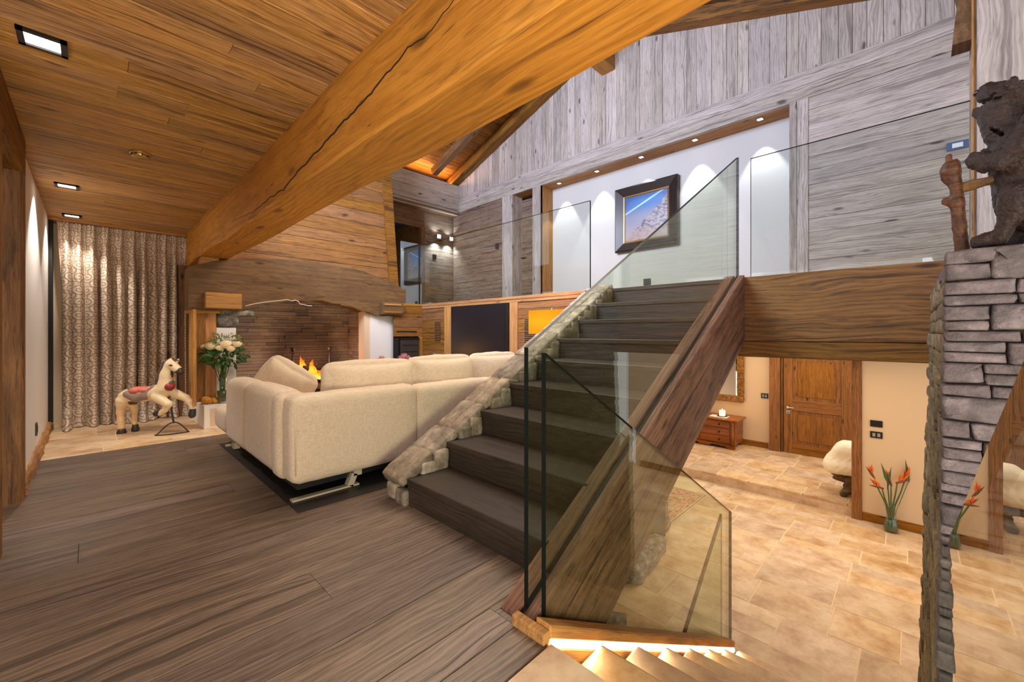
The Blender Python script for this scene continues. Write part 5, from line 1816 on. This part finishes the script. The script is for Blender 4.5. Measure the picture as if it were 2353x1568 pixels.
# twin wall lights at the end of the corridor
for i, (x, lab) in enumerate(((5.25, 'chrome cube wall light nearer the dark passage'), (5.58, 'chrome cube wall light in the boarded corner'))):
    e = empty('wall_light', (x, 7.46, 3.22), lab, 'wall light', 'twin corridor wall lights')
    box('mount', (-0.02, -0.06, -0.02), (0.02, 0.005, 0.02), M['chrome'], e)
    box('head', (-0.055, -0.14, -0.05), (0.055, -0.05, 0.05), M['chrome'], e, bev=0.008)
    box('lens', (-0.035, -0.12, 0.048), (0.035, -0.07, 0.053), M['lampwhite'], e)
    box('lens', (-0.04, -0.146, -0.035), (0.04, -0.138, 0.035), M['lampwhite'], e)  # glowing front plate added so the chrome head looks bright
    spot('wall_light_beam', (x, 7.36, 3.28), (x, 7.44, 3.75), 6, (0.62, 0.8, 1.0), 120, 0.6)
    spot('wall_light_beam', (x, 7.36, 3.16), (x, 7.46, 2.4), 36, (0.62, 0.8, 1.0), 110, 0.8)

# ================================================================== BEAR ON THE WALL
BD = 1.40
BO = Vector((2.115, -0.155, 1.412))
kb = BD / 942 / 3.734


def bp(u, v, c=0.0):
    px, py = 2120 + u / 3.734, 180 + v / 3.734
    return ((px - 2236) / 942 * BD, c, EYE + (765 - py) / 942 * BD - BO.z)


br = empty('bear_statue', BO, 'dark carved wooden bear sitting on the stone wall with its snout raised', 'statue')
BR = Vector((-0.0716, -0.9974, 0))
br.rotation_euler = (0, 0, math.atan2(BR.y, BR.x))
SQ = (0.664, 0.72, 1.0)     # seen obliquely: the true carving is narrower than it looks


def squash(o):
    co = np.zeros(len(o.data.vertices) * 3)
    o.data.vertices.foreach_get('co', co)
    o.data.vertices.foreach_set('co', (co.reshape(-1, 3) * np.array(SQ)).ravel())
    o.data.update()
    return o


def bq(*a):
    return tuple(x * y for x, y in zip(bp(*a), SQ))



def bc(P, pts, k=0.012):
    ds = [d_cap(P, bp(a[0], a[1], a[3]), bp(b[0], b[1], b[3]), a[2] * kb, b[2] * kb) for a, b in zip(pts[:-1], pts[1:])]
    return smin(ds, k)


def bear_f(P):
    torso = bc(P, [(760, 400, 200, 0.02), (850, 760, 290, 0.02), (880, 1050, 300, 0.02)], 0.03)
    neck = bc(P, [(640, 330, 190, 0.0), (690, 460, 200, 0.01)], 0.02)
    head = bc(P, [(760, 230, 120, 0.0), (680, 235, 140, 0.0)], 0.02)
    snout = bc(P, [(680, 190, 95, 0.0), (540, 150, 80, 0.0), (505, 150, 68, 0.0)], 0.012)
    jaw = bc(P, [(650, 330, 100, 0.0), (560, 300, 85, 0.0), (500, 270, 50, 0.0)], 0.012)
    ear1 = bc(P, [(745, 140, 44, -0.035), (720, 150, 34, -0.035)])
    ear2 = bc(P, [(850, 150, 50, 0.03), (830, 170, 34, 0.03)])
    thigh = bc(P, [(960, 1130, 210, -0.06), (760, 1130, 150, -0.08), (680, 1330, 75, -0.07), (640, 1400, 70, -0.07), (450, 1425, 56, -0.07)], 0.012)
    leg2 = bc(P, [(930, 1150, 200, 0.09), (760, 1400, 80, 0.10), (600, 1430, 60, 0.10)], 0.012)
    arm = bc(P, [(900, 560, 130, -0.09), (800, 700, 110, -0.11), (640, 790, 80, -0.10), (520, 760, 82, -0.06), (425, 715, 72, -0.03)], 0.014)
    arm2 = bc(P, [(880, 600, 110, 0.09), (700, 660, 70, 0.08), (520, 650, 60, 0.05)], 0.014)
    d = smin([torso, neck, head, snout, jaw, ear1, ear2, thigh, leg2, arm, arm2], 0.012)
    # open mouth, nostril and eye hollow, cut right through or from the near side
    Q = P.copy()
    Q[:, 1] = 0
    m = smin([d_cap(Q, bp(430, 232), bp(560, 240), 26 * kb, 20 * kb), d_cap(Q, bp(560, 240), bp(660, 262), 18 * kb, 6 * kb)], 0.004)
    m2 = d_ell(P, bp(590, 205, -0.05), (0.012, 0.016, 0.007))
    m3 = d_ell(P, bp(700, 175, -0.058), (0.010, 0.014, 0.007))
    m4 = d_cap(Q, bp(560, 480), bp(660, 560), 8 * kb, 14 * kb)
    d = np.maximum(d, -np.minimum(np.minimum(m, m2), np.minimum(m3, m4)))
    lip = smin([d_cap(P, bp(470, 285, 0.0), bp(640, 300, 0.0), 62 * kb, 80 * kb)], 0.01)
    d = smin([d, lip], 0.006)
    d = np.maximum(d, -m)
    tex = 0.0022 * np.sin(P[:, 0] * 260 + 9 * np.sin(P[:, 2] * 55)) * np.sin(P[:, 2] * 90 + 2 * np.sin(P[:, 0] * 130)) + 0.002 * wob(P, 150)
    return d + tex


lo_b, hi_b = bp(330, 1500), bp(1180, 60)
squash(nets('body', bear_f, (lo_b[0], -0.22, -0.012), (hi_b[0], 0.22, hi_b[2]), 0.0045, M['bear'], br))
lathe('nose', [(0.0, -0.012), (0.012, -0.008), (0.015, 0.0), (0.010, 0.008), (0.0, 0.011)], M['black'], br, loc=bq(470, 125), n=12)
for cc_ in (-0.042, 0.042):
    lathe('eye', [(0.0, -0.005), (0.005, 0.0), (0.0, 0.005)], M['black'], br, loc=bq(655, 175, cc_), n=10)
# the knotty staff it holds, standing on the wall by itself
sf_ = empty('carved_staff', BO + BR * bp(290, 1460)[0] * 0.664, 'knotty brown carved staff with a knobbed head standing before the bear', 'staff')
sf_.rotation_euler = br.rotation_euler
ox = bp(290, 1460)[0]


def staff_f(P):
    Q = P + np.array([ox, 0, 0])
    d = bc(Q, [(325, 1470, 70, 0.0), (300, 1240, 66, 0.0), (280, 1040, 70, 0.0), (270, 890, 58, 0.0), (245, 780, 74, 0.0)], 0.01)
    hd = smin([d_ell(Q, bp(205, 745), (88 * kb, 0.032, 85 * kb)), d_ell(Q, bp(265, 740), (55 * kb, 0.03, 90 * kb)), bc(Q, [(205, 690, 36, 0.0), (203, 625, 34, 0.0)], 0.005), bc(Q, [(170, 800, 40, 0.0), (205, 850, 30, 0.0)], 0.005)], 0.008)
    st_ = bc(Q, [(270, 1030, 50, 0.0), (165, 1010, 34, 0.0)], 0.01)
    return smin([d, hd, st_], 0.008) + 0.0016 * wob(P, 210) + 0.001 * wob(P, 420, 1.0)


a_, b_ = bp(60, 1500), bp(470, 560)
squash(nets('shaft', staff_f, (a_[0] - ox, -0.06, -0.012), (b_[0] - ox, 0.06, b_[2]), 0.0045, M['staff'], sf_))
bmx = squash(nets('held_branch', lambda P: bc(P + np.array([ox, 0, 0]), [(330, 910, 46, 0.01), (420, 905, 44, 0.0), (560, 905, 34, -0.02), (660, 880, 26, -0.03)], 0.006) + 0.001 * wob(P, 260), (bp(240, 0)[0] - ox, -0.07, bp(0, 1010)[2]), (bp(740, 0)[0] - ox, 0.06, bp(0, 800)[2]), 0.0045, M['mantel'], sf_))

# tall post and hanging bracket behind the bear
ps = plank('trim_6', (3.92, -0.80, 1.40), (0, 0, 1), (0, 1, 0), 3.2, 0.515, 0.32, M['grey'], None, ch=0.02)
tag(ps, 'tall grey timber post rising behind the bear', kind='structure')
ps2 = plank('post_edge', (3.93, -0.284, 1.40), (0, 0, 1), (-1, 0, 0), 3.2, 0.02, 0.01, M['trimw'], None)
ps2.name = 'trim_7'
tag(ps2, 'narrow golden strip along the edge of the grey post', kind='structure')
bk = empty('hanging_bracket', (4.0, -0.24, 3.02), 'short dark hewn timber bracket hanging beside the grey post', 'bracket')
bmb = bmesh.new()
pr = [(0.0, 0.0), (0.0, 0.9)]
vsb = []
for (yy0, yy1, zz0) in ((-0.04, 0.047, 0.0), (-0.045, 0.03, 0.22), (-0.045, 0.018, 0.30), (-0.045, 0.035, 0.40), (-0.045, 0.05, 0.55), (-0.045, 0.05, 1.1)):
    vsb.append([bmb.verts.new(v) for v in ((-0.06, yy0, zz0), (-0.06, yy1, zz0), (0.10, yy1, zz0), (0.10, yy0, zz0))])
for a, b in zip(vsb[:-1], vsb[1:]):
    for k in range(4):
        bmb.faces.new((a[k], a[(k + 1) % 4], b[(k + 1) % 4], b[k]))
bmb.faces.new(vsb[0]); bmb.faces.new(vsb[-1])
bmo('timber', bmb, M['mantel'], bk)

# ================================================================== LOWER HALL
d3 = structure('door_3', 'two-panelled brown pine door of the rear hall')
DX = 9.84
DY0, DY1 = 0.78, 1.87       # opening
plank('stile', (DX - 0.04, DY1 - 0.16, Z2), (0, 0, 1), (0, 1, 0), 2.06, 0.15, 0.04, M['door'], d3)
plank('stile', (DX - 0.04, DY0 + 0.0, Z2), (0, 0, 1), (0, 1, 0), 2.06, 0.16, 0.04, M['door'], d3)
for (za, hh) in ((0.0, 0.20), (0.86, 0.22), (1.92, 0.14)):
    plank('rail', (DX - 0.04, DY1 - 0.16, Z2 + za), (0, -1, 0), (0, 0, 1), DY1 - DY0 - 0.32, hh, 0.04, M['door'], d3)
for (za, hh) in ((0.20, 0.66), (1.08, 0.84)):
    plank('panel', (DX - 0.022, DY0 + 0.16, Z2 + za), (0, 0, 1), (0, 1, 0), hh, DY1 - DY0 - 0.32, 0.02, M['door'], d3)
    plank('panel', (DX - 0.036, DY0 + 0.24, Z2 + za + 0.07), (0, 0, 1), (0, 1, 0), hh - 0.14, DY1 - DY0 - 0.48, 0.02, M['door'], d3, ch=0.014)
plank('frame', (DX - 0.07, DY1 + 0.0, Z2), (0, 0, 1), (0, 1, 0), 2.2, 0.03, 0.1, M['brownwood'], d3)
plank('frame', (DX - 0.10, DY1 + 0.04, Z2), (0, 0, 1), (0, 1, 0), 2.2, 0.19, 0.14, M['door'], d3, ch=0.01)
h_ = box('door_handle', (DX - 0.10, DY1 - 0.19, -0.375), (DX - 0.08, DY1 - 0.07, -0.355), M['chrome'], d3, bev=0.006)
box('door_handle', (DX - 0.09, DY1 - 0.105, -0.39), (DX - 0.04, DY1 - 0.07, -0.34), M['chrome'], d3, bev=0.006)
box('escutcheon', (DX - 0.05, DY1 - 0.125, -0.50), (DX - 0.038, DY1 - 0.055, -0.43), M['chrome'], d3, bev=0.004)

ch = empty('chest_of_drawers', (9.50, 3.20, Z2), 'antique golden-brown chest of drawers under the gilt mirror', 'chest of drawers')
box('carcass', (-0.26, -0.60, 0.09), (0.30, 0.60, 0.58), M['chest'], ch, bev=0.008)
box('top', (-0.31, -0.66, 0.58), (0.32, 0.66, 0.615), M['chest'], ch, bev=0.012)
for i in range(3):
    d_ = plank('drawer', (-0.275, 0.50, 0.105 + i * 0.158), (0, -1, 0), (0, 0, 1), 1.0, 0.148, 0.03, M['chest'], ch, ch=0.012)
    for yy_ in (-0.3, 0.3):
        k2 = lathe('knob', [(0.0, 0.0), (0.012, 0.004), (0.008, 0.014), (0.018, 0.022), (0.0, 0.03)], M['blackmetal'], d_, n=10)
        k2.location = (0.5 + yy_, 0.074, 0.0)
for yy_ in (-0.56, 0.12, 0.56):
    tube('column', [(-0.285, yy_, 0.10), (-0.285, yy_, 0.30), (-0.285, yy_, 0.57)], [0.022, 0.03, 0.022], M['chest'], ch, n=10)
prism('apron', [(-0.58, 0.09), (0.58, 0.09), (0.60, 0.0), (0.50, 0.0), (0.42, 0.05), (0.15, 0.06), (0.10, 0.02), (-0.10, 0.02), (-0.15, 0.06), (-0.42, 0.05), (-0.50, 0.0), (-0.60, 0.0)], 0.03, M['chest'], ch, Matrix.Translation((-0.27, 0, 0)) @ plane_x(0))
for sx in (-0.24, 0.27):
    for sy in (-0.57, 0.57):
        box('foot', (sx - 0.03, sy - 0.03, 0.0), (sx + 0.03, sy + 0.03, 0.09), M['chest'], ch, bev=0.006)
bo = box('book', (9.28, 2.78, Z2 + 0.616), (9.50, 3.12, Z2 + 0.632), M['white'])
tag(bo, 'thin pale magazine lying on the chest of drawers', 'magazine')
dsh = tag(lathe('candle_dish', [(0, 0), (0.07, 0), (0.10, 0.012), (0.095, 0.014), (0.068, 0.005), (0, 0.005)], M['black'], loc=(9.42, 2.90, Z2 + 0.633)), 'black dish under the white candle', 'dish')
cn = empty('candle', (9.42, 2.90, Z2 + 0.639), 'thick lit white candle on the chest of drawers', 'candle')
tcd = NT('candle_wax')
em = tcd.n('Emission', {'Color': (1.0, 0.72, 0.38, 1), 'Strength': 0.8})
df = tcd.n('BsdfDiffuse', {'Color': (0.9, 0.86, 0.78, 1)})
ad = tcd.n('AddShader', {0: em.outputs[0], 1: df.outputs[0]})
tcd.t.links.new(ad.outputs[0], tcd.out.inputs[0])
lathe('wax', [(0, 0), (0.058, 0), (0.06, 0.01), (0.06, 0.115), (0.053, 0.12), (0.04, 0.108), (0, 0.105)], tcd.m, cn)
lathe('flame', [(0, 0.11), (0.008, 0.12), (0.009, 0.13), (0, 0.155)], emit('candle_flame', (1.0, 0.75, 0.35, 1), 12), cn, n=10)
tube('wick', [(0, 0, 0.10), (0, 0, 0.125)], 0.002, M['black'], cn, n=6)
point('candle_light', (9.42, 2.90, Z2 + 0.86), 1.2, (1.0, 0.6, 0.25), 0.02)
mr = empty('gilt_mirror', (9.84, 3.20, 0.12), 'large mirror in a carved gilt frame above the chest', 'mirror')
gm = stone('carved_gilt', srgb(70, 40, 10), srgb(150, 96, 28), srgb(206, 150, 60), rough=0.4, scale=22, bump=1.0, var=0.05, dist=0.02)
fw = 0.14
MH, MW = 0.60, 0.62
for (y0_, y1_, z0_, z1_) in ((-MW, MW, -MH + 0.1, -MH + 0.1 + fw), (-MW, MW, MH - fw + 0.5, MH + 0.5), (-MW, -MW + fw, -MH + 0.1 + fw, MH - fw + 0.5), (MW - fw, MW, -MH + 0.1 + fw, MH - fw + 0.5)):
    o = rbox('frame', (0.06, y1_ - y0_, z1_ - z0_), 0.025, gm, mr, loc=(-0.03, (y0_ + y1_) / 2, (z0_ + z1_) / 2), n=14, jit=0.007, seed=int(abs(y0_ * 100)))
tmr = NT('mirror_silver')
gl_ = tmr.n('BsdfGlossy', {'Color': (0.85, 0.85, 0.83, 1), 'Roughness': 0.02})
tmr.t.links.new(gl_.outputs[0], tmr.out.inputs[0])
box('mirror_glass', (-0.015, -MW + fw - .01, -MH + .09 + fw), (-0.008, MW - fw + .01, MH - fw + 0.51), tmr.m, mr)

# sheepskin bench on a root stump
bn = empty('bench', (7.98, 0.42, Z2), 'bench of driftwood root with a fluffy white sheepskin seat', 'bench')


def bench_top(P):
    P = P.copy()
    P[:, 1] = P[:, 1] * (1 + 0.9 * np.clip(P[:, 2] - 0.5, 0, 1)) 
    q = np.abs(P - np.array([0.0, 0.0, 0.60])) - np.array([0.14, 0.38, 0.03])
    d = np.linalg.norm(np.maximum(q, 0), axis=1) + np.minimum(q.max(1), 0) - 0.13
    sag = smin([d_cap(P, (-0.26, 0.42, 0.42), (-0.2, -0.40, 0.45), 0.10, 0.10), d_cap(P, (0.2, 0.42, 0.45), (0.2, -0.40, 0.45), 0.10, 0.10), d_cap(P, (-0.2, 0.46, 0.43), (0.2, 0.46, 0.43), 0.09, 0.09)], 0.05)
    return smin([d, sag], 0.10) + 0.010 * wob(P, 60) + 0.008 * wob(P, 130, 2)


nets('sheepskin', bench_top, (-0.48, -0.66, 0.24), (0.46, 0.68, 0.86), 0.022, M['sheep'], bn)


def stump(P):
    ds = [d_cap(P, (0.02, 0.1, 0.45), (0.0, 0.12, 0.12), 0.17, 0.13)]
    for (x, y, z, r) in ((-0.22, 0.30, 0.04, 0.05), (0.2, 0.30, 0.04, 0.05), (-0.24, -0.05, 0.04, 0.06), (0.2, -0.1, 0.04, 0.06), (-0.1, 0.42, 0.22, 0.03), (-0.16, 0.44, 0.30, 0.022)):
        ds.append(d_cap(P, (0, 0.12, 0.2), (x, y, z), 0.09, r))
    return smin(ds, 0.05) + 0.012 * wob(P, 36) + 0.006 * wob(P, 90, 1)


nets('root_base', stump, (-0.36, -0.26, 0.0), (0.34, 0.56, 0.52), 0.02, M['root'], bn)

# glass vase with birds of paradise
GV = (7.22, 0.19, Z1)
fvz = tag(lathe('vase', [(0, 0.0), (0.055, 0.0), (0.075, 0.012), (0.082, 0.05), (0.075, 0.11), (0.055, 0.17), (0.052, 0.22), (0.062, 0.30), (0.078, 0.36), (0.075, 0.36), (0.058, 0.30), (0.048, 0.22), (0.051, 0.17), (0.071, 0.11), (0.078, 0.05), (0.07, 0.02), (0, 0.02)], M['glassclear'], loc=GV, n=28), 'clear glass vase standing on the travertine by the skirting', 'vase')
fw_ = tag(lathe('vase_water', [(0, 0.022), (0.066, 0.022), (0.074, 0.05), (0.066, 0.11), (0.052, 0.16), (0, 0.16)], plain('vase_water_green', srgb(70, 92, 66), 0.15), loc=GV), 'green water in the vase of orange flowers', 'water')


def strel(du, dv, tilt, lab, col=True):
    # du, dv in photo px from the vase mouth (2050,1148) on the flower plane
    kx = 7.3 / 1.33 / 942
    tip = Vector((0.0, 0, 0)) + Rv * (du * kx) + Vector((0, 0, -dv * kx))
    base = Vector((GV[0], GV[1], Z1 + 0.03))
    top = Vector((GV[0], GV[1], Z1 + 0.40)) + tip
    e = empty('bird_of_paradise', base, lab, 'flower', 'orange birds of paradise')
    d = top - base
    tube('stem', [(0, 0, 0), tuple(d * 0.4 + Vector((0, 0, 0.06)) - Rv * du * kx * 0.1), tuple(d * 0.75 + Vector((0, 0, 0.02))), tuple(d)], [0.009, 0.009, 0.008, 0.007], M['stem'], e, n=7)
    # beak-like bract
    ax = (Rv * math.cos(tilt) + Vector((0, 0, 1)) * math.sin(tilt)).normalized()
    tube('bract', [tuple(d - ax * 0.02), tuple(d + ax * 0.05), tuple(d + ax * 0.12), tuple(d + ax * 0.18)], [0.009, 0.016, 0.010, 0.001], plain('bract_red_green', srgb(120, 66, 40), 0.5), e, n=7)
    if col:
        vs, fs = [], []
        g = random.Random(int(du * 7 + dv))
        for q in range(5):
            dr = (ax * g.uniform(0.1, 0.9) + Vector((0, 0, 1)) * g.uniform(0.5, 1.0) + Fv * g.uniform(-.5, .5)).normalized()
            w = dr.cross(Fv).normalized() * 0.016
            b = len(vs)
            o0 = d + ax * g.uniform(0.0, 0.08)
            L = g.uniform(0.10, 0.15)
            vs += [o0 - w * .3, o0 + w * .3, o0 + dr * L * .5 + w, o0 + dr * L, o0 + dr * L * .5 - w]
            fs += [(b, b + 1, b + 2, b + 3, b + 4)]
        mesh('petals', vs, fs, M['orange'], e)


strel(-38, -52, 2.2, 'bird of paradise bloom leaning furthest towards the timber post')
strel(-20, -28, 2.9, 'low dark-beaked bloom pointing towards the timber post')
strel(0, -36, 1.9, 'bird of paradise bloom upright in the middle of the vase')
strel(14, -40, 0.25, 'orange bloom spreading flat to the stone wall side')
strel(30, -44, 1.2, 'bird of paradise bloom nearest the rough stone wall')
vs, fs = [], []
for (du, dv, a) in ((-14, -60, 1.9), (36, -66, 1.75), (-4, -50, 1.4)):
    kx = 7.3 / 1.33 / 942
    top = Rv * (du * kx) + Vector((0, 0, 0.40 - dv * kx))
    ax = (Rv * math.cos(a) + Vector((0, 0, 1)) * math.sin(a)).normalized()
    w = ax.cross(Fv) * 0.025
    b = len(vs)
    vs += [top - ax * .16, top - ax * .04 + w, top + ax * .16, top - ax * .04 - w]
    fs += [(b, b + 1, b + 2, b + 3)]
    b = len(vs)
    bs = Vector((0, 0, 0.1)); w2 = Rv * 0.006
    vs += [bs - w2, bs + w2, top - ax * .12 + w2, top - ax * .12 - w2]
    fs += [(b, b + 1, b + 2, b + 3)]
lf_ = mesh('blade_leaves', vs, fs, M['leaf'], loc=GV)
tag(lf_, 'long pointed green leaves standing among the orange flowers', 'leaves', None, 'stuff')

# oriental rug under the stairs
trg = NT('oriental_rug')
po2 = trg.n('TexCoord').outputs['Object']
s2 = trg.n('SeparateXYZ', {0: po2})
ax_ = trg.math('SUBTRACT', 0.86, trg.math('ABSOLUTE', s2.outputs[0]))
ay_ = trg.math('SUBTRACT', 0.60, trg.math('ABSOLUTE', s2.outputs[1]))
ed = trg.math('MINIMUM', ax_, ay_)
vo = trg.n('TexVoronoi', {'Vector': po2, 'Scale': 26.0}).outputs['Distance']
pat = trg.smooth(vo, 0.3, 0.5)
red = trg.mix(pat, srgb(150, 74, 52), srgb(204, 160, 120))
field = trg.mix(trg.smooth(trg.noise(po2, 14, 3), 0.45, 0.6), srgb(196, 160, 112), srgb(160, 104, 70))
b1 = trg.math('MULTIPLY', trg.smooth(ed, 0.055, 0.058), trg.math('SUBTRACT', 1.0, trg.smooth(ed, 0.22, 0.223)))
rc_ = trg.mix(b1, field, red)
b0 = trg.math('SUBTRACT', 1.0, trg.smooth(ed, 0.05, 0.055))
rc_ = trg.mix(b0, rc_, srgb(214, 186, 142))
b2 = trg.math('MULTIPLY', trg.smooth(ed, 0.018, 0.021), trg.math('SUBTRACT', 1.0, trg.smooth(ed, 0.032, 0.035)))
rc_ = trg.mix(b2, rc_, srgb(110, 74, 50))
M['rug2'] = trg.principled(rc_, 0.95)
rg2 = box('rug', (5.06, 2.30, Z1 + 0.002), (6.78, 3.50, Z1 + 0.010), M['rug2'])
tag(rg2, 'red-bordered oriental rug seen through glass under the staircase', 'rug')
